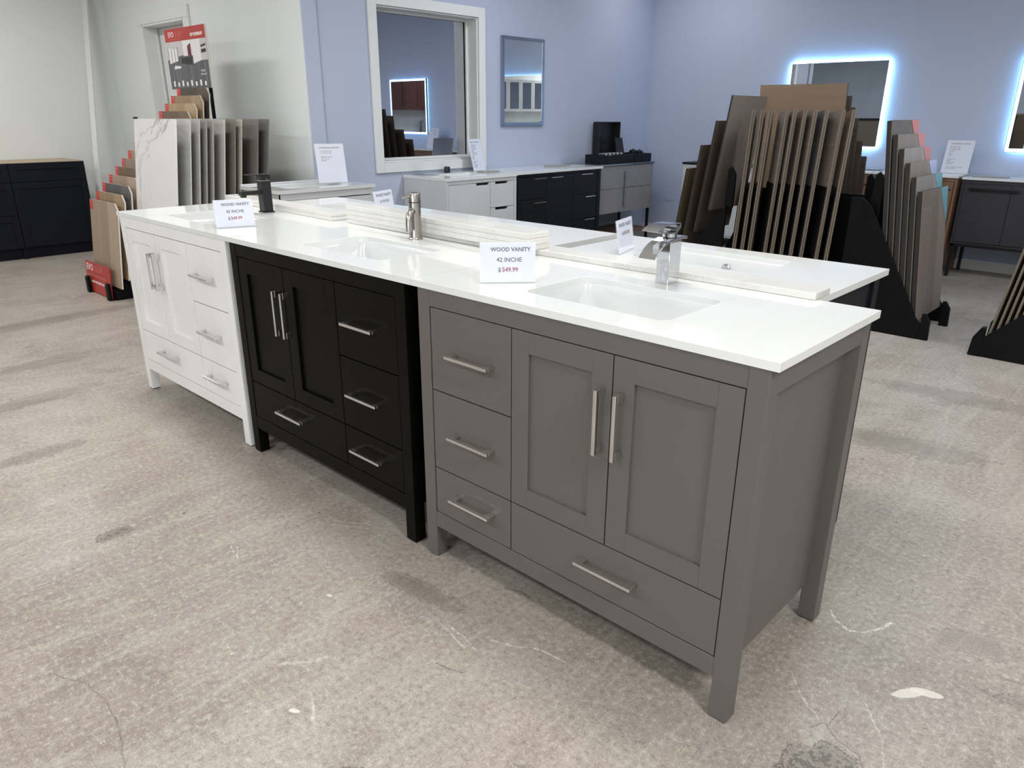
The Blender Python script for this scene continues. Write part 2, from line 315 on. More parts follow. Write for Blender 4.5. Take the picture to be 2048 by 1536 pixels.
# ---------------------------------------------------------------- mesh helpers
class MB:
    def __init__(s): s.v = []; s.f = []; s.mi = []
    def box(s, x0, x1, y0, y1, z0, z1, mi=0):
        b = len(s.v)
        s.v += [(x0, y0, z0), (x1, y0, z0), (x1, y1, z0), (x0, y1, z0), (x0, y0, z1), (x1, y0, z1), (x1, y1, z1), (x0, y1, z1)]
        for q in ((0, 3, 2, 1), (4, 5, 6, 7), (0, 1, 5, 4), (1, 2, 6, 5), (2, 3, 7, 6), (3, 0, 4, 7)):
            s.f.append(tuple(b + i for i in q)); s.mi.append(mi)
        return s
    def face(s, pts, mi=0):
        b = len(s.v); s.v += list(pts); s.f.append(tuple(range(b, b + len(pts)))); s.mi.append(mi); return s
    def prism(s, poly, a0, a1, axis='y', mi=0, cap=None):
        """poly in the plane across axis; x: (y,z)  y: (x,z)  z: (x,y)"""
        P = {'x': lambda p, t: (t, p[0], p[1]), 'y': lambda p, t: (p[0], t, p[1]), 'z': lambda p, t: (p[0], p[1], t)}[axis]
        b = len(s.v); n = len(poly)
        s.v += [P(p, a0) for p in poly] + [P(p, a1) for p in poly]
        s.f.append(tuple(b + i for i in range(n))); s.mi.append(mi if cap is None else cap)
        s.f.append(tuple(b + n + i for i in reversed(range(n)))); s.mi.append(mi if cap is None else cap)
        for i in range(n):
            j = (i + 1) % n
            s.f.append((b + i, b + n + i, b + n + j, b + j)); s.mi.append(mi)
        return s
    def lathe(s, prof, seg=24, cx=0, cy=0, mi=0):
        b = len(s.v)
        for (r, z) in prof:
            for k in range(seg):
                a = 2 * math.pi * k / seg; s.v.append((cx + r * math.cos(a), cy + r * math.sin(a), z))
        for i in range(len(prof) - 1):
            for k in range(seg):
                k2 = (k + 1) % seg
                s.f.append((b + i * seg + k, b + i * seg + k2, b + (i + 1) * seg + k2, b + (i + 1) * seg + k)); s.mi.append(mi)
        s.f.append(tuple(b + k for k in reversed(range(seg)))); s.mi.append(mi)
        s.f.append(tuple(b + (len(prof) - 1) * seg + k for k in range(seg))); s.mi.append(mi)
        return s
    def tube(s, pts, r, seg=12, mi=0):
        pts = [Vector(p) for p in pts]; b = len(s.v); n = len(pts); u = None
        rr = r if isinstance(r, (list, tuple)) else [r] * n
        for i, p in enumerate(pts):
            t = (pts[min(i + 1, n - 1)] - pts[max(i - 1, 0)]).normalized()
            if u is None:
                u = t.cross(Vector((0, 0, 1))); u = u if u.length > 1e-3 else Vector((1, 0, 0))
            u = (u - u.dot(t) * t).normalized(); q = t.cross(u)
            for k in range(seg):
                a = 2 * math.pi * k / seg; s.v.append(tuple(p + rr[i] * (math.cos(a) * u + math.sin(a) * q)))
        for i in range(n - 1):
            for k in range(seg):
                k2 = (k + 1) % seg
                s.f.append((b + i * seg + k, b + i * seg + k2, b + (i + 1) * seg + k2, b + (i + 1) * seg + k)); s.mi.append(mi)
        s.f.append(tuple(b + k for k in range(seg))); s.mi.append(mi)
        s.f.append(tuple(b + (n - 1) * seg + k for k in reversed(range(seg)))); s.mi.append(mi)
        return s
    def xf(s, mat):
        s.v = [tuple(mat @ Vector(p)) for p in s.v]; return s
    def build(s, name, mats, parent=None, bevel=0.0, smooth=False, seg=2):
        me = bpy.data.meshes.new(name); me.from_pydata(s.v, [], s.f)
        if not isinstance(mats, (list, tuple)): mats = [mats]
        for m in mats: me.materials.append(m)
        for p, mi in zip(me.polygons, s.mi): p.material_index = mi
        bm = bmesh.new(); bm.from_mesh(me); bmesh.ops.recalc_face_normals(bm, faces=bm.faces); bm.to_mesh(me); bm.free()
        o = bpy.data.objects.new(name, me); COL.objects.link(o)
        if parent is not None: o.parent = parent
        if smooth:
            me.shade_smooth()
            md = o.modifiers.new('edges', 'EDGE_SPLIT'); md.split_angle = R(35)
        if bevel:
            md = o.modifiers.new('bevel', 'BEVEL'); md.width = bevel; md.segments = seg; md.limit_method = 'ANGLE'; md.angle_limit = R(40)
        return o
def tag(o, label, cat, group=None):
    o['label'] = label; o['category'] = cat
    if group: o['group'] = group
    return o
def thing(name, label, cat, loc=(0, 0, 0), rz=0.0, group=None, rot=None):
    o = bpy.data.objects.new(name, None); COL.objects.link(o); o.empty_display_size = 0.1
    o.location = loc; o.rotation_euler = rot if rot else (0, 0, rz)
    return tag(o, label, cat, group)
def struct(o):
    o['kind'] = 'structure'; return o
def kids(o): return [c for c in bpy.data.objects if c.parent is o]
def text(s, size, mat, parent, loc, rot=(R(90), 0, 0), bold=0.0, align='CENTER', name='printed_text', xs=1.0):
    cu = bpy.data.curves.new('lettering', 'FONT'); cu.body = s; cu.size = size; cu.align_x = align; cu.align_y = 'CENTER'
    cu.offset = bold; cu.extrude = 0.0002; cu.resolution_u = 2
    t = bpy.data.objects.new('lettering', cu); COL.objects.link(t)
    bpy.context.view_layer.update()
    me = bpy.data.meshes.new_from_object(t.evaluated_get(bpy.context.evaluated_depsgraph_get()))
    bpy.data.objects.remove(t); bpy.data.curves.remove(cu)
    me.materials.clear(); me.materials.append(mat)
    o = bpy.data.objects.new(name, me); COL.objects.link(o); o.parent = parent; o.location = loc; o.rotation_euler = rot; o.scale = (xs, 1, 1)
    return o
def rrect(cx, cy, hx, hy, r, n=6):
    """rounded rectangle, counter-clockwise, 4*(n+1) points"""
    out = []
    for (sx, sy, a0) in ((1, -1, -90), (1, 1, 0), (-1, 1, 90), (-1, -1, 180)):
        for k in range(n + 1):
            a = R(a0 + 90 * k / n)
            out.append((cx + sx * (hx - r) + r * math.cos(a), cy + sy * (hy - r) + r * math.sin(a)))
    return out

ORD = ['first', 'second', 'third', 'fourth', 'fifth', 'sixth', 'seventh', 'eighth', 'ninth', 'tenth', 'eleventh', 'twelfth', 'thirteenth', 'fourteenth', 'fifteenth']

# ---------------------------------------------------------------- the room
struct(MB().box(-8.6, 3.4, -6.3, 6.8, -0.1, 0).build('floor', M['concrete']))
struct(MB().box(-8.6, 3.4, -6.3, 6.8, CEIL, CEIL + 0.1).build('ceiling', M['ceiling']))
struct(MB().box(-8.45, -8.30, -6.3, 1.93, 0, CEIL).build('wall_left', M['grey_wall_side']))
# grey wall with the door opening x -7.36..-6.45, z 0..2.12
mb = MB().box(-8.45, -7.36, 1.93, 2.05, 0, CEIL).box(-6.45, -4.6, 1.93, 2.05, 0, CEIL).box(-7.36, -6.45, 1.93, 2.05, 2.12, CEIL)
struct(mb.build('wall_front_left', M['grey_wall']))
mb = MB().box(-7.46, -7.36, 1.905, 1.93, 0, 2.12).box(-6.45, -6.35, 1.905, 1.93, 0, 2.12).box(-7.46, -6.35, 1.905, 1.93, 2.12, 2.22)
mb.box(-7.36, -7.34, 1.91, 2.12, 0, 2.12).box(-6.47, -6.45, 1.91, 2.12, 0, 2.12).box(-7.36, -6.45, 1.91, 2.12, 2.10, 2.12)
mb.box(-7.35, -7.33, 2.03, 2.05, 0, 2.1).box(-6.48, -6.46, 2.03, 2.05, 0, 2.1)
door = struct(mb.build('door_1', M['trim'], bevel=0.004))
mb = MB().box(-7.33, -6.48, 2.06, 2.10, 0.01, 2.10)
for (a, b) in ((-7.22, -6.95), (-6.86, -6.59)):
    for (c, d) in ((0.25, 0.95), (1.08, 1.75), (1.84, 2.0)): mb.box(a, b, 2.045, 2.06, c, d)
mb.build('door_leaf', M['trim'], door, bevel=0.006)
MB().lathe([(0.012, 0), (0.012, 0.03), (0.028, 0.045), (0.028, 0.065), (0.014, 0.075)], 16).xf(Matrix.Translation((-6.56, 2.06, 0.98)) @ Matrix.Rotation(R(90), 4, 'X')).build('door_knob', M['nickel'], door, smooth=True)
# blue wall with the window opening y 2.59..3.70, z 0.95..2.13
mb = MB().box(-4.75, -4.6, 2.05, 2.59, 0, CEIL).box(-4.75, -4.6, 3.70, 6.65, 0, CEIL).box(-4.75, -4.6, 2.59, 3.70, 0, 0.95).box(-4.75, -4.6, 2.59, 3.70, 2.13, CEIL)
struct(mb.build('wall_window_side', M['blue_wall']))
struct(MB().box(-4.598, -4.582, 1.925, 2.05, 0, CEIL).build('trim_1', M['blue_wall'], bevel=0.004))
mb = MB()
for (a, b, c, d) in ((2.51, 2.59, 0.87, 2.21), (3.70, 3.78, 0.87, 2.21), (2.59, 3.70, 0.87, 0.95), (2.59, 3.70, 2.13, 2.21)): mb.box(-4.6, -4.58, a, b, c, d)
mb.box(-4.745, -4.60, 2.59, 2.602, 0.95, 2.13).box(-4.745, -4.60, 3.688, 3.70, 0.95, 2.13).box(-4.745, -4.60, 2.602, 3.688, 0.95, 0.962).box(-4.745, -4.60, 2.602, 3.688, 2.118, 2.13)
for (a, b, c, d) in ((2.602, 2.622, 0.962, 2.118), (3.668, 3.688, 0.962, 2.118), (2.622, 3.668, 0.962, 0.98), (2.622, 3.668, 2.10, 2.118)): mb.box(-4.735, -4.715, a, b, c, d)
win = struct(mb.build('window_1', M['trim'], bevel=0.003))
MB().box(-4.748, -4.742, 2.602, 3.688, 0.962, 2.118).build('window_pane', M['glass_tint'], win)
struct(MB().box(-4.75, 3.4, 6.5, 6.65, 0, CEIL).build('wall_back', M['blue_wall']))
struct(MB().box(-4.6, 3.2, 6.488, 6.5, 0, 0.09).build('baseboard_back', M['trim'], bevel=0.003))
struct(MB().box(3.2, 3.35, -6.3, 6.5, 0, CEIL).build('wall_right', M['grey_wall_side']))
mb = MB().box(-8.45, -0.6, -6.3, -6.15, 0, CEIL).box(3.0, 3.2, -6.3, -6.15, 0, CEIL).box(-0.6, 3.0, -6.3, -6.15, 0, 0.3).box(-0.6, 3.0, -6.3, -6.15, 2.7, CEIL)
struct(mb.build('wall_street', paint('street_wall', srgb(205, 218, 236), 0.75, 0.2, 0.01, 0.2, 45)))
mb = MB()
for x in (-0.6, 0.58, 1.76, 2.94): mb.box(x, x + 0.06, -6.26, -6.18, 0.36, 2.64)
mb.box(-0.6, 3.0, -6.26, -6.18, 0.3, 0.36).box(-0.6, 3.0, -6.26, -6.18, 2.64, 2.7)
struct(mb.build('window_2', M['trim']))

for (lx, ly, pw, wh) in LAMPS:
    t = thing('ceiling_light', 'white framed ceiling light panel ' + wh, 'ceiling light', (lx, ly, CEIL), 0, 'ceiling lights')
    MB().box(-0.62, 0.62, -0.17, -0.15, -0.06, 0).box(-0.62, 0.62, 0.15, 0.17, -0.06, 0).box(-0.62, -0.60, -0.15, 0.15, -0.06, 0).box(0.60, 0.62, -0.15, 0.15, -0.06, 0).build('frame', M['trim'], t)
    MB().box(-0.60, 0.60, -0.15, 0.15, -0.05, -0.03).build('diffuser', M['diffuser'], t)

# ---------------------------------------------------------------- vanities
def handle(parent, x, y, z, length, m, vertical=False):
    h = length / 2; mb = MB()
    if vertical:
        mb.box(-0.005, 0.005, -0.034, -0.024, -h, h).box(-0.005, 0.005, -0.024, 0, -h, -h + 0.022).box(-0.005, 0.005, -0.024, 0, h - 0.022, h)
    else:
        mb.box(-h, h, -0.034, -0.024, -0.005, 0.005).box(-h, -h + 0.022, -0.024, 0, -0.005, 0.005).box(h - 0.022, h, -0.024, 0, -0.005, 0.005)
    o = mb.build('handle', m, parent, bevel=0.0012); o.location = (x, y, z); return o
def counter_mesh(x0, x1, y0, y1, zt, th, hole):
    """slab with a rounded sink cut-out"""
    hx0, hx1, hy0, hy1 = hole; cx, cy = (hx0 + hx1) / 2, (hy0 + hy1) / 2
    inn = rrect(cx, cy, (hx1 - hx0) / 2, (hy1 - hy0) / 2, 0.032, 6); n = len(inn); mb = MB()
    outer = []
    cor = [(x1, y0), (x1, y1), (x0, y1), (x0, y0)]
    for i, p in enumerate(inn):
        c, k = divmod(i, 7)
        if k == 0: outer.append((p[0], y0) if c == 0 else (x1, p[1]) if c == 1 else (p[0], y1) if c == 2 else (x0, p[1]))
        elif k == 6: outer.append((x1, p[1]) if c == 0 else (p[0], y1) if c == 1 else (x0, p[1]) if c == 2 else (p[0], y0))
        else: outer.append(cor[c])
    for z, flip in ((zt, 0), (zt - th, 1)):
        for i in range(n):
            j = (i + 1) % n; q = [inn[i], outer[i], outer[j], inn[j]]
            r = []
            for p in q:
                if not r or (abs(p[0] - r[-1][0]) + abs(p[1] - r[-1][1])) > 1e-7: r.append(p)
            if flip: r.reverse()
            mb.face([(p[0], p[1], z) for p in r])
    for i in range(n):
        j = (i + 1) % n
        mb.face([(inn[i][0], inn[i][1], zt), (inn[j][0], inn[j][1], zt), (inn[j][0], inn[j][1], zt - th), (inn[i][0], inn[i][1], zt - th)])
    c4 = [(x0, y0), (x1, y0), (x1, y1), (x0, y1)]
    for i in range(4):
        a, b = c4[i], c4[(i + 1) % 4]; mb.face([(a[0], a[1], zt), (a[0], a[1], zt - th), (b[0], b[1], zt - th), (b[0], b[1], zt)])
    me_fix = mb
    return me_fix
def weld(o):
    bm = bmesh.new(); bm.from_mesh(o.data); bmesh.ops.remove_doubles(bm, verts=bm.verts, dist=1e-5)
    bmesh.ops.recalc_face_normals(bm, faces=bm.faces); bm.to_mesh(o.data); bm.free(); return o
def basin(parent, hole, zt, depth=0.13, overflow=None):
    hx0, hx1, hy0, hy1 = hole; cx, cy = (hx0 + hx1) / 2, (hy0 + hy1) / 2; hx, hy = (hx1 - hx0) / 2, (hy1 - hy0) / 2
    lv = [(0.018, 0.0, 0.04), (0.004, 0.0, 0.034), (0.003, -0.004, 0.034), (-0.004, -0.03, 0.036), (-0.012, -depth * 0.62, 0.045), (-0.024, -depth * 0.86, 0.055),
          (-0.05, -depth * 0.97, 0.06), (-0.10, -depth, 0.03)]
    mb = MB(); loops = [[(p[0], p[1], zt + z) for p in rrect(cx, cy, hx + d, hy + d, r, 8)] for (d, z, r) in lv]
    n = len(loops[0]); 
    for lp in loops: mb.v += lp
    for i in range(len(loops) - 1):
        for k in range(n):
            k2 = (k + 1) % n; mb.f.append((i * n + k, i * n + k2, (i + 1) * n + k2, (i + 1) * n + k)); mb.mi.append(0)
    mb.f.append(tuple((len(loops) - 1) * n + k for k in range(n))); mb.mi.append(0)
    o = mb.build('basin', M['porcelain'], parent)
    o.data.shade_smooth()
    md = o.modifiers.new('solid', 'SOLIDIFY'); md.thickness = 0.006; md.offset = 1
    # normals must face up so the shell grows downward
    MB().lathe([(0.026, zt - depth + 0.0005), (0.026, zt - depth + 0.003), (0.020, zt - depth + 0.004), (0.018, zt - depth + 0.002), (0.008, zt - depth + 0.002)], 20, cx, cy).build('drain', M['chrome'], o, smooth=True)
    if overflow:
        ox, oy, oz, s = overflow
        MB().lathe([(0.015, -0.002), (0.015, 0.004), (0.011, 0.006), (0.008, 0.003)], 20).xf(Matrix.Translation((ox, oy, oz)) @ Matrix.Rotation(R(90) * s, 4, 'X')).build('overflow_ring', M['chrome'], o, smooth=True)
    return o
W42, D42, H42 = 1.092, 0.558, 0.8905
def vanity42(label, x, mat, hmat, mirror=False, y=0.0, dx=0.0, dl=0.0, dr=0.0, sink=None):
    """42 inch vanity: drawers left, doors right (mirrored when mirror). x = left end of the countertop"""
    t = thing('bathroom_vanity', label, 'vanity', (x, y, 0), 0, 'vanities in the front row')
    Wd = W42 + dx
    def X(a): return Wd - a if mirror else a
    def bx(mb, a, b, *r): mb.box(min(X(a), X(b)), max(X(a), X(b)), *r); return mb
    lx0, lx1, rx0, rx1 = 0.024, 0.071, 1.030, 1.076
    for (a, b, c, d) in ((lx0, lx1, 0.003, 0.046), (rx0, rx1, 0.003, 0.046), (lx0, lx1, 0.508, 0.551), (rx0, rx1, 0.508, 0.551)):
        lg = bx(MB(), a, b, c, d, 0.004, 0.872).build('leg', mat, t, bevel=0.0015)
        bx(MB(), a + 0.004, b - 0.004, c + 0.004, d - 0.004, 0, 0.004).build('glide', M['rubber'], lg)
    mb = MB()
    bx(mb, lx1, rx0, 0.004, 0.028, 0.823, 0.872); bx(mb, lx1, rx0, 0.004, 0.028, 0.113, 0.166)
    for (a, b) in ((lx0 + 0.035, lx0 + 0.048), (rx1 - 0.048, rx1 - 0.035)): bx(mb, a, b, 0.0465, 0.5075, 0.113, 0.8715)
    for (a, b) in ((lx0 + 0.0015, lx0 + 0.035), (rx1 - 0.035, rx1 - 0.0015)): bx(mb, a, b, 0.0465, 0.5075, 0.812, 0.8715)
    bx(mb, lx1, rx0, 0.53, 0.548, 0.118, 0.872); bx(mb, lx0 + 0.048, rx1 - 0.048, 0.03, 0.53, 0.118, 0.136)
    bx(mb, 0.385, 0.395, 0.036, 0.50, 0.136, 0.72)
    mb.build('carcass', mat, t, bevel=0.0008, seg=1)
    ys, g = 0.005, 0.0018
    def drawer(a, b, c, d, hx, hz, hl):
        mb = bx(MB(), a + g, b - g, ys, ys + 0.019, c + g, d - g)
        o = mb.build('drawer', mat, t, bevel=0.0012)
        handle(o, X(hx), ys, hz, hl, hmat)
    drawer(0.073, 0.389, 0.574, 0.822, 0.245, 0.699, 0.165)
    drawer(0.073, 0.389, 0.322, 0.574, 0.245, 0.453, 0.165)
    drawer(0.073, 0.389, 0.167, 0.322, 0.245, 0.250, 0.165)
    drawer(0.389, 1.029, 0.167, 0.322, 0.725, 0.254, 0.175)
    for (a, b, hx) in ((0.389, 0.708, 0.684), (0.708, 1.029, 0.738)):
        a += g; b -= g; c, d = 0.322 + g, 0.822 - g; mb = MB()
        bx(mb, a, a + 0.058, ys, ys + 0.019, c, d); bx(mb, b - 0.058, b, ys, ys + 0.019, c, d)
        bx(mb, a + 0.058, b - 0.058, ys, ys + 0.019, d - 0.056, d); bx(mb, a + 0.058, b - 0.058, ys, ys + 0.019, c, c + 0.056)
        bx(mb, a + 0.056, b - 0.056, ys + 0.009, ys + 0.016, c + 0.054, d - 0.054)
        o = mb.build('door', mat, t, bevel=0.001)
        handle(o, X(hx), ys, 0.655, 0.166, hmat, True)
    sk = sink if sink else (0.333, 0.772)
    hole = (sk[0], sk[1], 0.107, 0.382)
    ct = weld(counter_mesh(0 + dl, Wd + dr, 0, D42, H42, 0.0185, hole).build('countertop', M['quartz'], t, bevel=0.0012))
    basin(t, hole, H42 - 0.019)
    return t
vanity42('white shaker vanity with brushed bar handles, left end of the front row', -3.289, M['white_paint'], M['handle_chrome'], True, 0, 0.004, 0.0, 0.001, (0.289, 0.731))
vanity42('black shaker vanity with chrome bar handles between the white and grey ones', -2.192, M['black_paint'], M['handle_chrome'], True, 0, -0.004, 0.0, 0.010, (0.352, 0.812))
vanity42('grey shaker vanity with chrome bar handles, nearest, at the right end of the front row', -1.0915, M['grey_paint'], M['handle_chrome'])

def back_vanity(label, x0, x1, sinks):
    t = thing('bathroom_vanity', label, 'vanity', (x0, 0.5625, 0), 0, 'vanities in the back row'); Wd = x1 - x0; D = 0.55
    for (a, b) in ((0.02, 0.066), (Wd - 0.066, Wd - 0.02)):
        for (c, d) in ((0.01, 0.055), (D - 0.05, D - 0.006)): MB().box(a, b, c, d, 0, 0.872).build('leg', M['white_paint'] if x0 < -2 else M['charcoal'], t, bevel=0.0015)
    mt = M['white_paint'] if x0 < -2 else M['charcoal']
    mb = MB().box(0.03, 0.05, 0.055, D - 0.05, 0.13, 0.872).box(Wd - 0.05, Wd - 0.03, 0.055, D - 0.05, 0.13, 0.872).box(0.066, Wd - 0.066, 0.012, 0.03, 0.13, 0.872).box(0.05, Wd - 0.05, 0.03, D - 0.03, 0.13, 0.15)
    mb.box(0.066, Wd - 0.066, D - 0.03, D - 0.01, 0.13, 0.872)
    mb.build('carcass', mt, t)
    n = 2 if Wd < 1.2 else 4
    for i in range(n):
        a = 0.07 + (Wd - 0.14) * i / n; b = 0.07 + (Wd - 0.14) * (i + 1) / n
        d = MB().box(a + 0.002, b - 0.002, D - 0.010, D + 0.002, 0.34, 0.82).build('door', mt, t, bevel=0.001)
        MB().box(b - 0.06, b - 0.05, D + 0.02, D + 0.03, 0.5, 0.66).box(b - 0.06, b - 0.05, D, D + 0.02, 0.5, 0.52).box(b - 0.06, b - 0.05, D, D + 0.02, 0.64, 0.66).build('handle', M['handle_chrome'], d)
    sx0, sx1 = sinks
    hole = (sx0 - x0, sx1 - x0, 0.19, 0.455)
    weld(counter_mesh(0, Wd, 0, D, H42, 0.0185, hole).build('countertop', M['quartz'], t, bevel=0.0012))
    basin(t, hole, H42 - 0.019, 0.13, ((sx0 + sx1) / 2 - x0 + 0.0, 0.455 - 0.011, H42 - 0.050, 1))
    return t
back_vanity('white topped vanity with sink, right end of the back row, behind the grey one', -1.095, -0.155, (-0.865, -0.413))
back_vanity('white topped vanity behind the black one, half hidden by the marble slab stack', -2.13, -1.165, (-1.86, -1.42))
back_vanity('white topped vanity at the left end of the back row, behind the white one', -3.10, -2.135, (-2.84, -2.40))

# marble backsplash slabs lying on the tops
def slab(name, label, cx, cy, z, ln, wd, th, rz, grp='marble backsplash slabs'):
    o = MB().box(-ln / 2, ln / 2, -wd / 2, wd / 2, 0, th).build(name, M['slab'], bevel=0.002)
    o.location = (cx, cy, z); o.rotation_euler = (0, 0, rz)
    return tag(o, label, 'marble slab', grp)
z0 = H42 + 0.0004
slab('marble_slab', 'lower marble backsplash slab of the low pair behind the black faucet', -2.805, 0.601, z0, 1.07, 0.10, 0.0155, R(-2.7))
slab('marble_slab', 'upper marble backsplash slab of the low pair behind the black faucet', -2.812, 0.603, z0 + 0.0157, 1.07, 0.10, 0.0155, R(-2.7))
slab('marble_slab', 'single marble backsplash slab lying behind the chrome faucet', -0.700, 0.587, z0, 1.09, 0.098, 0.0185, R(0.6))
slab('marble_slab', 'bottom marble slab of the tall stack behind the nickel faucet', -1.712, 0.578, z0, 0.92, 0.10, 0.0185, R(-1.5))
for k, (nm, dx) in enumerate((('second marble slab from the bottom of the tall stack behind the nickel faucet', 0.0),
                              ('third marble slab from the bottom of the tall stack behind the nickel faucet', 0.003),
                              ('topmost marble slab of the tall stack behind the nickel faucet', -0.002))):
    slab('marble_slab', nm, -1.625 + dx, 0.562, z0 + 0.0187 * (k + 1), 1.10, 0.10, 0.0185, R(-2.9))

# ---------------------------------------------------------------- faucets
def loft_x(prof_out, x0, x1): return MB().prism(prof_out, x0, x1, 'x')
t = thing('faucet', 'polished chrome waterfall faucet on the grey vanity', 'faucet', (-0.5435, 0.4715, H42))
MB().box(-0.0205, 0.0205, -0.0285, 0.0285, 0, 0.122).build('body', M['chrome'], t, bevel=0.0015)
top = [(0.030, 0.1295), (-0.005, 0.1300), (-0.040, 0.1285), (-0.068, 0.1235), (-0.090, 0.1165), (-0.108, 0.1060), (-0.122, 0.0935), (-0.130, 0.084)]
poly = top + [(-0.1265, 0.0825)] + [(y + 0.003, z - 0.0045) for (y, z) in reversed(top[1:-1])] + [(0.030, 0.1225)]
MB().prism(poly, -0.0135, 0.0365, 'x').build('spout', M['chrome'], t, bevel=0.0008)
MB().lathe([(0.020, 0.130), (0.020, 0.143)], 28, 0.011, -0.020).build('collar', M['chrome'], t, smooth=True)
out = [(-0.123, 0.1545), (-0.108, 0.1625), (-0.090, 0.1672), (-0.065, 0.1700), (-0.035, 0.1700), (-0.010, 0.1680), (-0.009, 0.1640), (-0.010, 0.1560), (-0.020, 0.1490), (-0.034, 0.1430), (-0.060, 0.1435), (-0.090, 0.1480)]
inn = [(-0.098, 0.1540), (-0.088, 0.1610), (-0.065, 0.1655), (-0.035, 0.1660), (-0.014, 0.1640), (-0.015, 0.1570), (-0.026, 0.1505), (-0.040, 0.1480), (-0.062, 0.1480), (-0.085, 0.1515)]
mb = MB()
def strip(a, b_):
    for x0, x1, q in ((-0.0135, 0.0365, a),):
        for k in range(len(q) - 1): mb.face([(x0, q[k][0], q[k][1]), (x0, q[k + 1][0], q[k + 1][1]), (x1, q[k + 1][0], q[k + 1][1]), (x1, q[k][0], q[k][1])])
thk = 0.0035
ring = out + [out[0]]
c0 = (-0.06, 0.157)
inner = []
for (y, z) in out:
    dy, dz = c0[0] - y, c0[1] - z; l = math.hypot(dy * 0.45, dz * 1.6) + 1e-6
    inner.append((y + dy * 0.45 / l * thk * (3.0 if abs(dy) > 0.05 else 1.0), z + dz * 1.6 / l * thk))
n = len(out)
for k in range(n):
    k2 = (k + 1) % n
    for (q, rev) in ((out, 0), (inner, 1)):
        f = [(-0.0135, q[k][0], q[k][1]), (-0.0135, q[k2][0], q[k2][1]), (0.0365, q[k2][0], q[k2][1]), (0.0365, q[k][0], q[k][1])]
        mb.face(f[::-1] if rev else f)
    for x in (-0.0135, 0.0365): mb.face([(x, out[k][0], out[k][1]), (x, out[k2][0], out[k2][1]), (x, inner[k2][0], inner[k2][1]), (x, inner[k][0], inner[k][1])])
weld(mb.build('lever', M['chrome'], t))

t = thing('faucet', 'brushed nickel cylindrical faucet on the black vanity', 'faucet', (-1.632, 0.468, H42))
MB().lathe([(0.027, 0), (0.027, 0.004), (0.0245, 0.006), (0.0235, 0.012), (0.0225, 0.132), (0.0225, 0.134)], 32).build('body', M['nickel'], t, smooth=True)
MB().lathe([(0.0215, 0.134), (0.0215, 0.137)], 32).build('black_ring', M['rubber'], t, smooth=True)
cap = MB().lathe([(0.0235, 0.137), (0.0235, 0.166), (0.022, 0.169)], 32).build('lever', M['nickel'], t, smooth=True)
MB().tube([(0, -0.015, 0.158), (-0.002, -0.038, 0.156), (-0.003, -0.050, 0.153)], [0.006, 0.005, 0.005], 12).build('lever_rod', M['nickel'], cap, smooth=True)
MB().tube([(0, -0.01, 0.100), (0, -0.032, 0.105), (0, -0.048, 0.100), (0, -0.058, 0.086), (0, -0.060, 0.05), (0, -0.060, 0.036)], 0.0118, 16).xf(Matrix.Rotation(R(28), 4, 'Z')).build('spout', M['nickel'], t, smooth=True)

t = thing('faucet', 'matte black square faucet on the white vanity', 'faucet', (-2.765, 0.493, H42))
MB().box(-0.028, 0.028, -0.028, 0.028, 0, 0.005).build('base_plate', M['black_metal'], t, bevel=0.001)
MB().box(-0.023, 0.023, -0.023, 0.023, 0.005, 0.144).build('body', M['black_metal'], t, bevel=0.0015)
MB().box(-0.021, 0.021, -0.021, 0.021, 0.144, 0.1465).build('seam_ring', M['handle_chrome'], t)
l_ = MB().box(-0.023, 0.023, -0.023, 0.023, 0.1465, 0.1685).prism([(-0.085, 0.1725), (0.024, 0.168), (0.024, 0.1735), (-0.085, 0.176)], -0.023, 0.023, 'x').build('lever', M['black_metal'], t, bevel=0.001)
MB().lathe([(0.004, 0), (0.004, 0.002)], 12).xf(Matrix.Translation((0.023, 0.005, 0.155)) @ Matrix.Rotation(R(90), 4, 'Y')).build('grub_screw', M['chrome'], l_, smooth=True)
MB().box(-0.016, 0.016, -0.125, -0.023, 0.084, 0.102).box(-0.011, 0.011, -0.120, -0.098, 0.074, 0.084).build('spout', M['black_metal'], t, bevel=0.0015)

# ---------------------------------------------------------------- price signs and sheets
def price_sign(label, loc, rz, lines, wd=0.155, ht=0.112):
    t = thing('price_sign', label, 'sign', loc, rz, 'small acrylic price signs')
    ln = R(9)
    h = MB().box(-wd / 2, wd / 2, 0.0022, 0.0032, 0, ht).box(-wd / 2, wd / 2, -0.0022, -0.0012, 0, ht).box(-wd / 2, wd / 2, -0.002, 0.002, 0, 0.002)
    h.xf(Matrix.Rotation(-ln, 4, 'X'))
    h.box(-wd / 2, wd / 2, 0, 0.055, 0, 0.0018)
    h.build('holder', M['acrylic'], t)
    c = MB().box(-wd / 2 + 0.002, wd / 2 - 0.002, -0.0009, 0.0009, 0.003, ht - 0.001).build('card', M['paper'], t); c.rotation_euler = (-ln, 0, 0)
    for (s, z, sz, m, b, dx) in lines: text(s, sz, m, c, (dx, -0.0011, z), bold=b)
    return t
L42 = [('WOOD VANITY', 0.092, 0.0152, M['navy_ink'], 0.0005, 0.008), ('42 INCHE', 0.064, 0.0165, M['grey_ink'], 0.0004, 0.004)]
def price(t_, dx): pass
def l42(): return L42 + [('$', 0.037, 0.0165, M['grey_ink'], 0.0005, -0.0232), ('549.99', 0.037, 0.0165, M['maroon_ink'], 0.0006, 0.0065)]
L36 = [('WOOD VANITY', 0.092, 0.0175, M['navy_ink'], 0.0004, 0.004), ('36 INCHES', 0.064, 0.0165, M['grey_ink'], 0.0003, 0.004), ('$499.99', 0.036, 0.0165, M['maroon_ink'], 0.0004, 0.0)]
price_sign('acrylic price sign reading 42 inche 549.99 on the grey vanity', (-0.8535, 0.151, H42), math.atan2(.112, .105), l42())
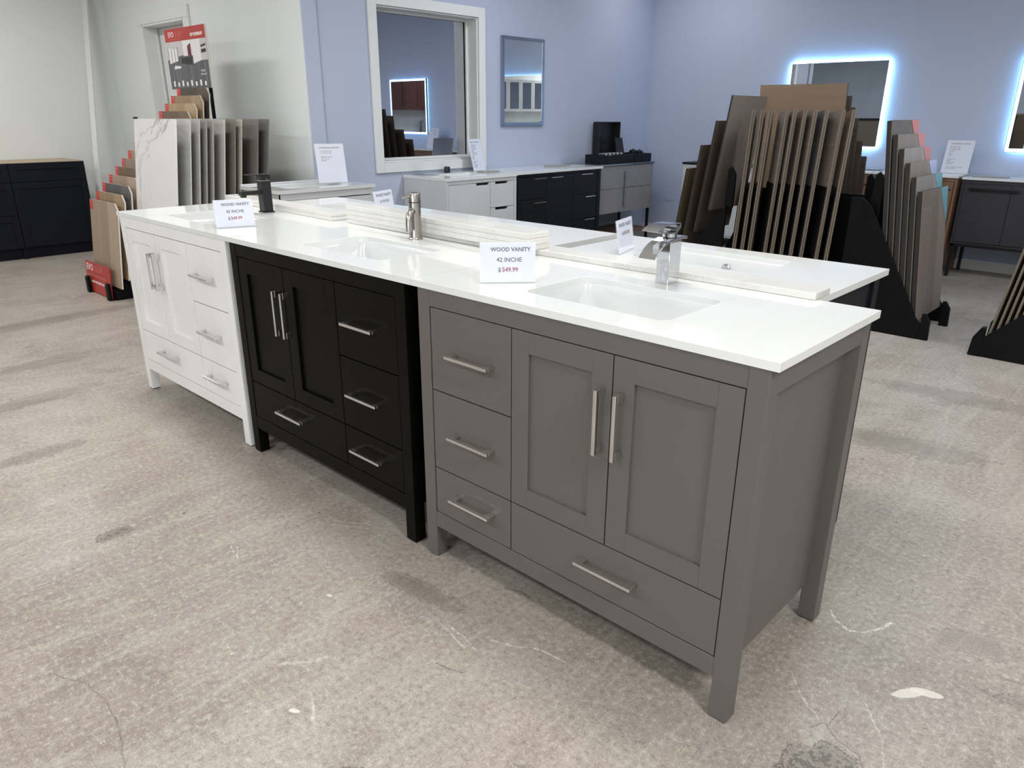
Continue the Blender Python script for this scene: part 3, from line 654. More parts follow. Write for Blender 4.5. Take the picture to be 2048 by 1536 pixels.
price_sign('acrylic price sign reading 42 inche 549.99 on the white vanity beside the black faucet', (-2.391, 0.146, H42), math.atan2(.152, .044), l42())
price_sign('acrylic price sign reading 36 inches on the back row behind the chrome faucet', (-0.908, 0.801, H42), math.atan2(.140, -.040), L36[:2])
price_sign('acrylic price sign reading 36 inches behind the tall marble slab stack', (-2.265, 0.820, H42), math.atan2(.135, -.050), L36[:2])

def info_sheet(label, loc, rz, title, rows, lean=14, back=False, wd=0.216, ht=0.285):
    t = thing('info_sheet_stand', label, 'sign stand', loc, rz, 'letter size sheets in acrylic stands')
    a = R(-lean)
    h = MB().box(-wd / 2, wd / 2, 0.0015, 0.003, 0, ht).box(-wd / 2, wd / 2, -0.003, -0.0018, 0, ht).xf(Matrix.Rotation(a, 4, 'X'))
    h.box(-wd / 2, wd / 2, 0.0, 0.09, 0, 0.003); h.build('holder', M['acrylic'], t)
    c = MB().box(-wd / 2 + 0.001, wd / 2 - 0.001, -0.001, 0.001, 0.004, ht - 0.001).build('sheet', M['paper'], t); c.rotation_euler = (a, 0, 0)
    if title: text(title, 0.0125, M['grey_ink'], c, (0.0, -0.0012, ht - 0.03), bold=0.0006)
    z = ht - 0.055
    for r in rows:
        if r: text(r, 0.0105, M['grey_ink'], c, (-wd / 2 + 0.030, -0.0012, z), bold=0.0002, align='LEFT')
        z -= 0.0135
    return t
info_sheet('white info sheet in acrylic stand on the narrow white vanity near the grey wall', (-4.325, 1.912, 0.8462), math.atan2(.163, .057), 'BATHROOM COLLECTION',
           ['1. 30" VANITY CASE', '2. 36" VANITY CASE', '', '   MARBLE TOP SINK', '   SOFT CLOSE', '   MIRROR'])
info_sheet('white info sheet in acrylic stand leaning at the right side of the framed window', (-4.473, 3.59, 0.8452), math.atan2(.26, -.066) , 'BATHROOM COLLECTION',
           ['30" VANITY CASE', '36" VANITY CASE', '42" VANITY CASE', '48" VANITY CASE', 'COLORS', '60" VANITY CASE', '72" VANITY CASE', 'OAK', 'WHITE', 'BLUE', '', 'MARBLE TOP', 'GREY', 'SOFT CLOSE', 'MIRRORS'])
info_sheet('white info sheet on the back wall counter between the two lit mirrors', (-1.235, 6.27, 0.8552), 0.0, 'BATHROOM COLLECTION',
           ['30" VANITY CASE', '36" VANITY CASE', '42" VANITY CASE', 'COLORS', 'GREY', 'WHITE', 'OAK', '', 'MARBLE TOP', 'BLACK', 'SOFT CLOSE', 'MIRRORS', '', 'SPECIAL ORDERS AVAILABLE', 'ASK FOR DETAILS'])
info_sheet('white info sheet seen through the gap between the tall upright planks', (-3.12, 6.27, 0.8552), 0.0, 'BATHROOM COLLECTION',
           ['30" VANITY CASE', '36" VANITY CASE', '42" VANITY CASE', 'COLORS', 'GREY', 'WHITE', 'OAK', '', 'MARBLE TOP', 'BLACK', 'SOFT CLOSE', 'MIRRORS'])

# ---------------------------------------------------------------- vanities along the window wall (fronts face +x)
def place(t, loc, rz): t.location = loc; t.rotation_euler = (0, 0, rz)
RX = R(90)   # local -y (front) turned to +x
# local frame: x along the front, front at y=0 facing -y, back at y=D; after turning: local x -> world y
t = thing('bathroom_vanity', 'narrow white vanity with open rimmed sink, left of the framed window', 'vanity', (-4.06, 1.30, 0), RX, 'vanities against the window wall')
Wd, D = 0.80, 0.53
MB().box(0.02, 0.04, 0.02, D - 0.01, 0.10, 0.82).box(Wd - 0.04, Wd - 0.02, 0.02, D - 0.01, 0.10, 0.82).box(0.04, Wd - 0.04, D - 0.03, D - 0.01, 0.10, 0.82).box(0.04, Wd - 0.04, 0.02, D - 0.03, 0.10, 0.12).box(0.02, Wd - 0.02, 0.012, 0.04, 0.775, 0.8205).build('carcass', M['white_cab'], t, bevel=0.001)
for i in range(2):
    d = MB().box(0.042 + i * 0.36, 0.398 + i * 0.36, 0.016, 0.034, 0.12, 0.768).build('door', M['white_cab'], t, bevel=0.001)
    handle(d, 0.37 + i * 0.06, 0.016, 0.5, 0.14, M['handle_chrome'], True)
for (a, c) in ((0.03, 0.04), (Wd - 0.07, 0.04), (0.03, D - 0.06), (Wd - 0.07, D - 0.06)): MB().box(a, a + 0.04, c, c + 0.04, 0, 0.10).build('leg', M['white_cab'], t)
hole = (0.14, Wd - 0.14, 0.10, 0.42)
weld(counter_mesh(0, Wd, 0, D, 0.845, 0.024, hole).build('countertop', M['porcelain'], t, bevel=0.004))
basin(t, hole, 0.8205, 0.11)
MB().box(0.0, Wd, D - 0.02, D - 0.002, 0.845, 0.857).build('backsplash', M['porcelain'], t, bevel=0.002)

t = thing('bathroom_vanity', 'light grey vanity with cut-out finger pulls under the framed window', 'vanity', (-4.04, 2.79, 0), RX, 'vanities against the window wall')
Wd, D = 0.83, 0.555
MB().box(0.0, 0.018, 0.004, D, 0.0, 0.82).box(Wd - 0.030, Wd - 0.002, 0.004, D, 0, 0.82).box(0.018, Wd - 0.03, 0.004, 0.03, 0.79, 0.82).box(0.018, Wd - 0.03, 0.03, D, 0.10, 0.12).box(0.018, Wd - 0.03, D - 0.02, D, 0.12, 0.82).box(0.018, Wd - 0.03, 0.05, 0.06, 0.0, 0.10).build('carcass', M['white_cab'], t, bevel=0.001)
def notched(x0, x1, z0, z1, n0, n1, dep=0.020):
    return MB().prism([(x0, z0), (x1, z0), (x1, z1), (n1 + 0.012, z1), (n1, z1 - dep), (n0, z1 - dep), (n0, z1), (x0, z1)], 0.006, 0.024, 'y')
notched(0.022, 0.497, 0.125, 0.787, 0.335, 0.480).build('door', M['white_cab'], t, bevel=0.001)
notched(0.501, 0.797, 0.573, 0.787, 0.562, 0.715).build('drawer', M['white_cab'], t, bevel=0.001)
notched(0.501, 0.797, 0.352, 0.569, 0.562, 0.715).build('drawer', M['white_cab'], t, bevel=0.001)
notched(0.501, 0.797, 0.125, 0.348, 0.562, 0.715).build('drawer', M['white_cab'], t, bevel=0.001)
hole = (0.17, 0.62, 0.13, 0.40)
weld(counter_mesh(-0.004, Wd, -0.006, D, 0.845, 0.024, hole).build('countertop', M['quartz'], t, bevel=0.0015))
basin(t, hole, 0.8205, 0.10)

t = thing('bathroom_vanity', 'wide black vanity with thin silver pulls right of the framed window', 'vanity', (-4.06, 3.63, 0), RX, 'vanities against the window wall')
Wd, D = 1.27, 0.535
MB().box(0.0, 0.03, 0.012, D, 0.0, 0.825).box(Wd - 0.05, Wd, 0.012, D, 0, 0.825).box(0.03, Wd - 0.05, D - 0.02, D, 0.08, 0.825).box(0.03, Wd - 0.05, 0.03, D - 0.02, 0.08, 0.10).box(0.03, Wd - 0.05, 0.012, 0.03, 0.80, 0.825).box(0.03, Wd - 0.05, 0.04, 0.05, 0, 0.08).build('carcass', M['charcoal'], t, bevel=0.001)
def pull(parent, x0, x1, z):
    MB().box(x0, x1, -0.016, -0.006, z - 0.004, z + 0.004).box(x0, x0 + 0.01, -0.006, 0.014, z - 0.004, z + 0.004).box(x1 - 0.01, x1, -0.006, 0.014, z - 0.004, z + 0.004).build('handle', M['handle_chrome'], parent, bevel=0.001)
for (a, b, c, d, h0, h1, hz) in ((0.034, 0.425, 0.60, 0.797, 0.24, 0.40, 0.780), (0.034, 0.425, 0.11, 0.596, 0.24, 0.40, 0.565),
                                 (0.429, 0.82, 0.11, 0.797, 0.48, 0.64, 0.780), (0.824, 1.205, 0.60, 0.797, 0.93, 1.10, 0.785),
                                 (0.824, 1.205, 0.36, 0.596, 1.0, 1.16, 0.568), (0.824, 1.205, 0.11, 0.356, 1.0, 1.16, 0.345)):
    o = MB().box(a, b, 0.010, 0.028, c, d).build('drawer' if b - a < 0.5 and (c > 0.3 or a > 0.8) else 'door', M['charcoal'], t, bevel=0.001); pull(o, h0, h1, hz)
MB().box(0.0, Wd + 0.01, -0.006, D, 0.8255, 0.848).build('countertop', M['quartz'], t, bevel=0.0015)

t = thing('bathroom_vanity', 'floating grey fluted two drawer vanity under the open sample case', 'vanity', (-4.14, 4.915, 0), RX, 'vanities against the window wall')
Wd, D = 1.06, 0.455
MB().box(0.0, 0.018, 0.016, D, 0.345, 0.83).box(Wd - 0.018, Wd, 0.016, D, 0.345, 0.83).box(0.018, Wd - 0.018, 0.03, D, 0.345, 0.36).box(0.018, Wd - 0.018, D - 0.02, D, 0.36, 0.83).build('carcass', M['fluted_grey'], t, bevel=0.001)
for (c, d) in ((0.602, 0.826), (0.350, 0.598)):
    poly = [(0.02, 0.026), (0.02, 0.012)]
    n = 30
    for k in range(n):
        a = 0.02 + (Wd - 0.04) * k / n; b = 0.02 + (Wd - 0.04) * (k + 1) / n; q = (b - a) * 0.22
        poly += [(a + q, 0.008), (b - q, 0.008), (b, 0.012)]
    poly += [(Wd - 0.02, 0.026)]
    MB().prism(poly, c, d, 'z').build('drawer', M['fluted_grey'], t)
MB().box(0.50, 0.515, -0.012, 0.006, 0.40, 0.77).build('handle', M['silver'], t, bevel=0.002)
for (a, c) in ((0.0, 0.03), (Wd - 0.03, 0.03), (0.0, D - 0.04), (Wd - 0.03, D - 0.04)): MB().box(a, a + 0.025, c, c + 0.025, 0, 0.345).build('leg', M['charcoal'], t)
MB().box(0.0, Wd, 0.0, D, 0.11, 0.13).build('shelf', M['brownwood'], t)
MB().box(0.0, Wd + 0.004, 0.0, D, 0.8305, 0.850).build('countertop', M['silver'], t, bevel=0.002)

# small things on that row
tag(MB().lathe([(0.030, 0), (0.032, 0.004), (0.026, 0.010), (0.026, 0.042), (0.023, 0.050)], 24).build('drain_cap', M['black_metal'], smooth=True), 'short black cylindrical cap standing near the window on the light grey vanity', 'drain cap').location = (-4.53, 3.235, 0.8455)
def flat(name, label, cat, m, loc, rz, a, b, h, grp=None):
    o = MB().box(-a / 2, a / 2, -b / 2, b / 2, 0, h).build(name, m, bevel=min(0.001, h / 3)); o.location = loc; o.rotation_euler = (0, 0, rz); return tag(o, label, cat, grp)
flat('brochure', 'dark glossy brochure lying at the left of the light grey vanity top', 'brochure', M['silver'], (-4.47, 2.93, 0.8455), 0.3, 0.2, 0.13, 0.002)
flat('brochure', 'white folded brochure lying on the front edge of the light grey vanity top', 'brochure', M['paper'], (-4.085, 3.12, 0.8455), 1.5, 0.28, 0.06, 0.002)
flat('stone_sample', 'grey stone sample lying at the right end of the light grey vanity top', 'stone sample', T[4], (-4.30, 3.52, 0.8455), 1.45, 0.18, 0.10, 0.012)
flat('stone_sample', 'grey stone sample lying on the black vanity top', 'stone sample', T[4], (-4.36, 4.56, 0.8485), 1.55, 0.28, 0.12, 0.012)

t = thing('sample_case', 'open black sample case with lid raised on the grey fluted vanity', 'case', (-4.17, 5.16, 0.851), RX)
MB().box(0, 0.79, 0.0, 0.012, 0.0, 0.085).box(0, 0.79, 0.30, 0.312, 0, 0.085).box(0, 0.012, 0.012, 0.30, 0, 0.085).box(0.778, 0.79, 0.012, 0.30, 0, 0.085).box(0.012, 0.778, 0.012, 0.30, 0, 0.012).build('tray', M['charcoal'], t, bevel=0.003)
MB().box(0.24, 0.62, 0.392, 0.404, 0.02, 0.41).box(0.24, 0.62, 0.312, 0.392, 0.398, 0.41).box(0.24, 0.252, 0.312, 0.392, 0.02, 0.398).box(0.608, 0.62, 0.312, 0.392, 0.02, 0.398).build('lid', M['black_metal'], t, bevel=0.004)
MB().tube([(0.10, 0.02, 0.086), (0.45, 0.02, 0.086), (0.47, -0.006, 0.07), (0.475, -0.006, 0.012)], 0.004, 8).build('strap', M['rubber'], t)
for k in range(11):
    o = tag(MB().box(0, 0.010, 0, 0.09, 0, 0.085).build('sample_chip', M['edge_light'] if k % 2 else M['silver'], bevel=0.001),
            'thin sample chip in the black case, %s from the window side' % ORD[k], 'sample chip', 'sample chips in the black case')
    o.location = (-4.30, 5.26 + k * 0.034, 0.8635); o.rotation_euler = (0, 0.0, RX)
t = tag(MB().box(-0.07, 0.07, -0.003, 0.003, 0, 0.24).build('display_card', M['black_metal']), 'tilted black card standing in the open sample case', 'card'); t.location = (-4.38, 5.68, 0.864); t.rotation_euler = (R(-14), 0, RX)
for k, (a, b) in enumerate(((5.72, 0.10), (5.84, 0.09))):
    t = thing('handle_sample', 'dark round handle sample lying in the %s of the black case' % ['middle', 'right end'][k], 'handle sample', (-4.26, a, 0.864), 0.3, 'handle samples')
    MB().lathe([(0.035, 0), (0.042, 0.03), (0.042, b), (0.03, b + 0.012)], 20).build('knob_body', M['charcoal'], t, smooth=True)
    MB().lathe([(0.010, b + 0.012), (0.012, b + 0.022)], 12).build('knob_cap', M['silver'], t, smooth=True)

# ---------------------------------------------------------------- vanities along the back wall
def run_vanity(label, x0, x1, mat, top, zt=0.855, yf=5.97, legs=False, ndoor=2, pulls=None, z_bottom=0.1, thick=0.02):
    t = thing('bathroom_vanity', label, 'vanity', (x0, yf, 0), 0, 'vanities against the back wall'); Wd = x1 - x0; D = 6.485 - yf
    MB().box(0.0, 0.02, 0.015, D, z_bottom, zt - thick).box(Wd - 0.02, Wd, 0.015, D, z_bottom, zt - thick).box(0.02, Wd - 0.02, D - 0.02, D, z_bottom, zt - thick).box(0.02, Wd - 0.02, 0.015, D - 0.02, z_bottom, z_bottom + 0.02).box(0.02, Wd - 0.02, 0.015, 0.03, zt - thick - 0.03, zt - thick).build('carcass', mat, t, bevel=0.001)
    for i in range(ndoor):
        a = 0.022 + (Wd - 0.044) * i / ndoor; b = 0.022 + (Wd - 0.044) * (i + 1) / ndoor
        d = MB().box(a + 0.0015, b - 0.0015, 0.004, 0.022, z_bottom + 0.022, zt - thick - 0.032).build('door', mat, t, bevel=0.001)
        if pulls == 'std': handle(d, b - 0.04 if i % 2 == 0 else a + 0.04, 0.004, 0.55, 0.14, M['handle_chrome'], True)
    for (a, c) in ((0.0, 0.02), (Wd - 0.035, 0.02), (0.0, D - 0.06), (Wd - 0.035, D - 0.06)):
        if legs: MB().box(a + 0.005, a + 0.030, c, c + 0.025, 0, z_bottom).build('leg', M['black_metal'], t)
        else: MB().box(a, a + 0.035, c, c + 0.04, 0, z_bottom).build('leg', mat, t)
    MB().box(-0.004, Wd + 0.004, 0, D, zt - thick + 0.0003, zt).build('countertop', top, t, bevel=0.0015)
    return t
run_vanity('white vanity with dark counter, left end of the back wall row', -3.80, -2.42, M['white_cab'], M['charcoal'], 0.855, 6.0, False, 3, 'std')
t = run_vanity('brown wood vanity with white top behind the upright planks', -2.40, -1.125, M['brownwood'], M['quartz'], 0.855, 5.97, False, 3, None, 0.08)
MB().box(0.03, 1.24, -0.002, 0.003, 0.735, 0.745).build('top_rail', M['edge_dark'], t)
t = run_vanity('dark veneer vanity on slim black legs at the right of the back wall', -1.095, 0.35, M['darkwood'], M['quartz'], 0.845, 6.0, True, 4, None, 0.29, 0.018)
MB().box(0.065, 0.43, -0.022, -0.008, 0.745, 0.765).box(0.07, 0.085, -0.008, 0.004, 0.748, 0.762).box(0.41, 0.425, -0.008, 0.004, 0.748, 0.762).build('handle', M['black_metal'], t, bevel=0.002)
MB().box(0.0, 1.445, 0.02, 0.035, 0.268, 0.289).build('bottom_rail', M['black_metal'], t)
flat('stone_sample', 'flat grey stone samples sheet on the back counter right of the info sheet', 'stone sample', T[4], (-0.93, 6.20, 0.8455), 0.05, 0.26, 0.12, 0.006)
flat('brochure', 'pale brochure lying flat at the right edge on the back counter', 'brochure', M['paper'], (-0.66, 6.16, 0.8455), 0.1, 0.22, 0.13, 0.002)
flat('brochure', 'pale brochure lying on the back counter left of the stair-stepped planks', 'brochure', M['silver'], (-1.95, 6.25, 0.8555), 0.1, 0.25, 0.12, 0.006)

# mirrors
t = thing('wall_mirror', 'backlit rectangular mirror glowing blue behind the tall planks', 'mirror', (-2.456, 6.5, 1.434), 0, 'lit mirrors on the back wall')
hw, hh = 0.46, 0.383
MB().box(-hw, hw, -0.026, -0.021, -hh, hh).build('mirror_glass', M['mirror'], t)
MB().box(-hw + 0.016, hw - 0.016, -0.021, -0.0005, -hh + 0.035, hh - 0.035).build('housing', M['silver'], t)
mb = MB()
for (a, b, c, d) in ((-hw + 0.004, -hw + 0.014, -hh + 0.004, hh - 0.004), (hw - 0.014, hw - 0.004, -hh + 0.004, hh - 0.004), (-hw + 0.014, hw - 0.014, hh - 0.014, hh - 0.004), (-hw + 0.014, hw - 0.014, -hh + 0.004, -hh + 0.014)):
    mb.box(a, b, -0.020, -0.012, c, d)
mb.build('light_strip', M['led'], t)
t = thing('wall_mirror', 'black framed mirror with lit border at the right edge of the photo', 'mirror', (-0.49, 6.5, 1.44), 0, 'lit mirrors on the back wall')
hw, hh = 0.44, 0.40
MB().box(-hw + 0.03, hw - 0.03, -0.034, -0.030, -hh + 0.03, hh - 0.03).build('mirror_glass', M['mirror'], t)
mb = MB()
for (a, b, c, d) in ((-hw + 0.004, -hw + 0.03, -hh + 0.004, hh - 0.004), (hw - 0.03, hw - 0.004, -hh + 0.004, hh - 0.004), (-hw + 0.03, hw - 0.03, hh - 0.03, hh - 0.004), (-hw + 0.03, hw - 0.03, -hh + 0.004, -hh + 0.03)):
    mb.box(a, b, -0.034, -0.030, c, d)
mb.build('lit_border', M['led_front'], t)
mb = MB()
for (a, b, c, d) in ((-hw, -hw + 0.004, -hh, hh), (hw - 0.004, hw, -hh, hh), (-hw + 0.004, hw - 0.004, hh - 0.004, hh), (-hw + 0.004, hw - 0.004, -hh, -hh + 0.004)):
    mb.box(a, b, -0.037, -0.012, c, d)
mb.build('frame', M['black_metal'], t)
MB().box(-hw + 0.06, hw - 0.06, -0.0295, -0.0005, -hh + 0.06, hh - 0.06).build('housing', M['silver'], t)
mb = MB()
for (a, b, c, d) in ((-hw + 0.03, -hw + 0.058, -hh + 0.03, hh - 0.03), (hw - 0.058, hw - 0.03, -hh + 0.03, hh - 0.03), (-hw + 0.058, hw - 0.058, hh - 0.058, hh - 0.03), (-hw + 0.058, hw - 0.058, -hh + 0.03, -hh + 0.058)):
    mb.box(a, b, -0.016, -0.006, c, d)
mb.build('light_strip', M['led'], t)
t = thing('wall_mirror', 'unlit silver framed mirror hanging between the window and the corner', 'mirror', (-4.598, 4.287, 1.62), RX + R(0.13))
hw, hh = 0.298, 0.390
MB().box(-hw + 0.028, hw - 0.028, -0.018, -0.010, -hh + 0.028, hh - 0.028).build('mirror_glass', M['mirror'], t)
mb = MB()
q = [(-hw, -hh), (hw, -hh), (hw, hh), (-hw, hh)]; qi = [(-hw + 0.03, -hh + 0.03), (hw - 0.03, -hh + 0.03), (hw - 0.03, hh - 0.03), (-hw + 0.03, hh - 0.03)]
for i in range(4):
    j = (i + 1) % 4
    mb.face([(q[i][0], -0.022, q[i][1]), (q[j][0], -0.022, q[j][1]), (qi[j][0], -0.0235, qi[j][1]), (qi[i][0], -0.0235, qi[i][1])])
    mb.face([(qi[i][0], -0.0235, qi[i][1]), (qi[j][0], -0.0235, qi[j][1]), (qi[j][0], -0.012, qi[j][1]), (qi[i][0], -0.012, qi[i][1])])
    mb.face([(q[i][0], -0.022, q[i][1]), (q[j][0], -0.022, q[j][1]), (q[j][0], -0.0005, q[j][1]), (q[i][0], -0.0005, q[i][1])])
mb.build('frame', M['silver'], t)
t = thing('wall_outlet', 'white electrical outlet plate low on the back wall near the corner', 'outlet', (-4.24, 6.5, 0.435), 0)
pl = MB().box(-0.06, 0.06, -0.006, -0.0003, -0.06, 0.06).build('cover_plate', M['blue_wall'], t, bevel=0.002)
for dx in (-0.027, 0.027):
    for dz in (-0.022, 0.022): MB().box(dx - 0.014, dx + 0.014, -0.0085, -0.006, dz - 0.016, dz + 0.016).build('socket', M['blue_wall'], t, bevel=0.001)

# ---------------------------------------------------------------- flooring boards and racks
def board_mesh(wd, ht, th, face, edge, chamfer=0.0, back=None):
    """board: x 0..wd, front at y=0, back at y=th, z 0..ht"""
    p = [(0, 0), (wd, 0), (wd, ht - chamfer), (wd - chamfer, ht), (0, ht)] if chamfer else [(0, 0), (wd, 0), (wd, ht), (0, ht)]
    mb = MB(); n = len(p); b = 0
    mb.v += [(x, 0, z) for x, z in p] + [(x, th, z) for x, z in p]
    mb.f.append(tuple(range(n))); mb.mi.append(0); mb.f.append(tuple(n + i for i in reversed(range(n)))); mb.mi.append(2)
    for i in range(n):
        j = (i + 1) % n; mb.f.append((i, n + i, n + j, j)); mb.mi.append(1)
    o = mb.build('flooring_sample_board', [face, edge, back or edge])
    return o

# red-tagged rack by the grey wall (faces -y)
t = thing('flooring_rack', 'black flooring sample rack with red tagged boards and a poster, left of the white vanity', 'display rack', (-5.86, 0.60, 0))
for x in (0.05, 0.49):
    MB().prism([(0.0, 0.0), (0.0, 0.058), (0.03, 0.078), (0.855, 0.905), (1.03, 0.905), (1.03, 0.0)], x, x + 0.018, 'x').build('side_panel', M['black_rack'], t, bevel=0.002)
for k in range(15):
    MB().box(0.068, 0.49, 0.03 + k * 0.0575 + 0.010, 0.03 + k * 0.0575 + 0.052, 0.085 + k * 0.058 - 0.006, 0.085 + k * 0.058).build('shelf', M['black_rack'], t)
MB().box(0.068, 0.49, 0.0, 0.015, 0.0, 0.07).build('front_rail', M['black_rack'], t)
for x in (0.02, 0.44):
    MB().prism([(-0.046, 0.0), (-0.046, 0.115), (-0.036, 0.13), (-0.021, 0.13), (-0.021, 0.0055), (-0.0005, 0.0055), (-0.0005, 0.0)], x, x + 0.05, 'x').build('bracket', M['black_rack'], t, bevel=0.003)
MB().box(0.44, 0.462, 0.965, 0.985, 0.9, 1.525).build('post', M['black_rack'], t)
MB().box(0.05, 0.072, 0.965, 0.985, 0.9, 1.525).build('post', M['black_rack'], t)
s = thing('brand_sign', 'red sign reading EVOLUX at the foot of the red-tagged rack', 'sign', (-5.895, 0.590, 0.006), 0, None, (R(-4), 0, 0))
s['group'] = 'red brand signs'
for o_ in [MB().box(0, 0.50, -0.008, 0, 0, 0.235).build('sign_board', [M['red']], s, bevel=0.001)]:
    text('EVO', 0.074, M['white_ink'], o_, (0.020, -0.0085, 0.190), align='LEFT', bold=0.0006, xs=1.0)
    text('LUX', 0.074, M['pink_ink'], o_, (0.205, -0.0085, 0.190), align='LEFT', bold=-0.0002, xs=1.1)
    text('LUXURY EVOLUTION', 0.030, M['pink_ink'], o_, (0.03, -0.0085, 0.130), align='LEFT', xs=1.28)
    text('100% WATERPROOF', 0.026, M['white_ink'], o_, (0.10, -0.0085, 0.083), align='LEFT', bold=0.0006, xs=1.15)
wlist = ['oak', 'tan', 'slate', 'oak', 'walnut', 'taupe', 'oak', 'drift', 'tan', 'oak', 'taupe', 'walnut', 'honey', 'tan', 'umber']
wname = {'oak': 'greige', 'tan': 'tan', 'slate': 'dark slate', 'walnut': 'walnut brown', 'taupe': 'taupe', 'drift': 'grey brown', 'honey': 'honey', 'umber': 'dark umber', 'ash': 'ash grey'}
tagmesh = None
for k, wn in enumerate(wlist):
    o = board_mesh(0.555, 0.622, 0.011, W[wn], M['edge_light'], 0.05)
    o.location = (-5.85, 0.630 + k * 0.0575, 0.090 + k * 0.058); o.rotation_euler = (R(-6.5), 0, 0)
    tag(o, '%s plank board, %s from the front of the red-tagged rack' % (wname[wn], ORD[k]), 'flooring sample', 'boards in the red-tagged rack')
    if tagmesh is None:
        st = MB().box(0.0, 0.062, -0.0012, -0.0002, 0.548, 0.621).box(0.004, 0.058, -0.0016, -0.0011, 0.603, 0.609, 1).box(0.010, 0.054, -0.0016, -0.0011, 0.582, 0.586, 1).box(0.010, 0.050, -0.0016, -0.0011, 0.562, 0.565, 1).build('sticker', [M['red2'], M['pink_ink']], o); tagmesh = st.data
    else:
        st = bpy.data.objects.new('sticker', tagmesh); COL.objects.link(st); st.parent = o
# header poster
t = thing('poster_board', 'red headed EVOLUX poster with a grey room photo above the red-tagged rack', 'poster', (-6.030, 1.545, 1.517), 0)
MB().box(0, 0.705, 0, 0.018, 0, 0.445).build('panel', M['edge_light'], t, bevel=0.001)
hd = MB().box(0, 0.705, -0.0012, 0, 0.352, 0.445).build('header', M['red'], t)
text('EVO', 0.056, M['white_ink'], hd, (0.065, -0.0016, 0.402), align='LEFT', bold=0.0004, xs=0.95)
text('LUX', 0.056, M['pink_ink'], hd, (0.192, -0.0016, 0.402), align='LEFT', bold=-0.0002)
text('LUXURY EVOLUTION', 0.018, M['pink_ink'], hd, (0.075, -0.0016, 0.368), align='LEFT', xs=1.2)
text('100% WATERPROOF', 0.030, M['white_ink'], hd, (0.455, -0.0016, 0.385), align='LEFT', bold=0.0014, xs=0.75)
ph = MB().box(0, 0.705, -0.0008, 0, 0.0, 0.352, 0)
pic = [((0, 0.22), (0.30, 0.25), (0.30, 0.352), (0, 0.352), 1), ((0.30, 0.24), (0.46, 0.24), (0.46, 0.352), (0.30, 0.352), 2),
       ((0.46, 0.18), (0.60, 0.20), (0.60, 0.352), (0.46, 0.352), 2), ((0.60, 0.20), (0.705, 0.20), (0.705, 0.352), (0.60, 0.352), 1),
       ((0.03, 0.19), (0.20, 0.21), (0.20, 0.30), (0.03, 0.31), 2), ((0.38, 0.24), (0.44, 0.22), (0.44, 0.33), (0.38, 0.31), 4),
       ((0.25, 0.19), (0.44, 0.17), (0.44, 0.23), (0.25, 0.23), 3), ((0.10, 0.15), (0.23, 0.155), (0.23, 0.17), (0.12, 0.175), 2),
       ((0.61, 0.29), (0.69, 0.30), (0.69, 0.315), (0.61, 0.305), 3), ((0.61, 0.25), (0.69, 0.255), (0.69, 0.28), (0.61, 0.275), 3)]
for i, (a, b, c, d, mi) in enumerate(pic): ph.face([(p[0], -0.0010 - 0.00012 * i, p[1]) for p in (a, b, c, d)], mi)
for x in (0.03, 0.085, 0.14, 0.195): ph.box(x, x + 0.005, -0.0026, -0.0024, 0.19, 0.31, 3)
pho = ph.build('room_photo', [M['photo_dark'], M['photo_wall'], M['photo_white'], M['photo_black'], M['photo_maroon']], t)
mb = MB()
for k in range(8):
    x = 0.07 + 0.079 * k; mb.box(x - 0.014, x + 0.014, -0.0028, -0.0022, 0.02, 0.05 if k % 2 else 0.062)
mb.build('icon_row', M['white_ink'], pho)
text('IMAGINE', 0.022, M['white_ink'], pho, (0.64, -0.003, 0.125), align='RIGHT', xs=0.8); text('A FRESH START', 0.018, M['white_ink'], pho, (0.66, -0.003, 0.10), align='RIGHT', xs=0.8)

# stone tile rack (tiles face -y)
TY = [0.913, 1.009, 1.071, 1.121, 1.168, 1.25, 1.327, 1.375, 1.5, 1.581]
tn = ['white marble veined', 'pale grey', 'light grey', 'warm grey', 'grey', 'off white grey', 'brown grey', 'beige striped', 'dark grey', 'charcoal grey']
t = thing('tile_rack', 'black floor rack holding tall stone tiles beside the grey wall', 'display rack', (-5.30, 0.72, 0))
for x in (0.10, 0.56): MB().box(x, x + 0.03, 0, 1.0, 0.0, 0.068).build('base_rail', M['black_rack'], t)
MB().box(0.10, 0.56, 0.98, 1.0, 0.06, 0.45).build('back_frame', M['black_rack'], t)
for k, yy in enumerate(TY):
    ln = R(7.5)
    o = MB().box(0, 0.685, 0, 0.010, 0, 1.235).build('stone_tile', T[k], bevel=0.001)
    o.location = (-5.285, yy - 1.235 * math.sin(ln), 0.0695); o.rotation_euler = (-ln, 0, 0)
    tag(o, '%s tall stone tile, %s from the front of the tile rack' % (tn[k], ORD[k]), 'stone tile', 'tall tiles in the tile rack')
flat('bumper_clip', 'tiny black clip at the top corner of the white marble tile', 'clip', M['rubber'], (-5.268, 0.918, 1.2935), 0, 0.022, 0.024, 0.012)

# right rack, boards face +x ; base front edge y=3.71
t = thing('flooring_rack', 'four sided black flooring tower carrying boards on every side', 'display rack', (0, 0, 0))
for (ya, yb) in ((3.712, 3.730), (4.277, 4.295)):
    MB().prism([(-0.655, 0.0), (-0.655, 0.10), (-0.69, 0.135), (-1.06, 0.79), (-1.12, 0.84), (-1.19, 0.84), (-1.19, 0.0)], ya, yb, 'y').build('side_panel', M['black_rack'], t, bevel=0.002)
    MB().prism([(-2.06, 0.0), (-2.06, 0.72), (-2.24, 0.50), (-2.42, 0.10), (-2.42, 0.0)], ya, yb, 'y').build('side_panel', M['black_rack'], t, bevel=0.002)
for k in range(6): MB().box(-0.74 - k * 0.0465 - 0.03, -0.74 - k * 0.0465 + 0.025, 3.73, 4.24, 0.100 + k * 0.081 - 0.006, 0.100 + k * 0.081).build('shelf', M['black_rack'], t)
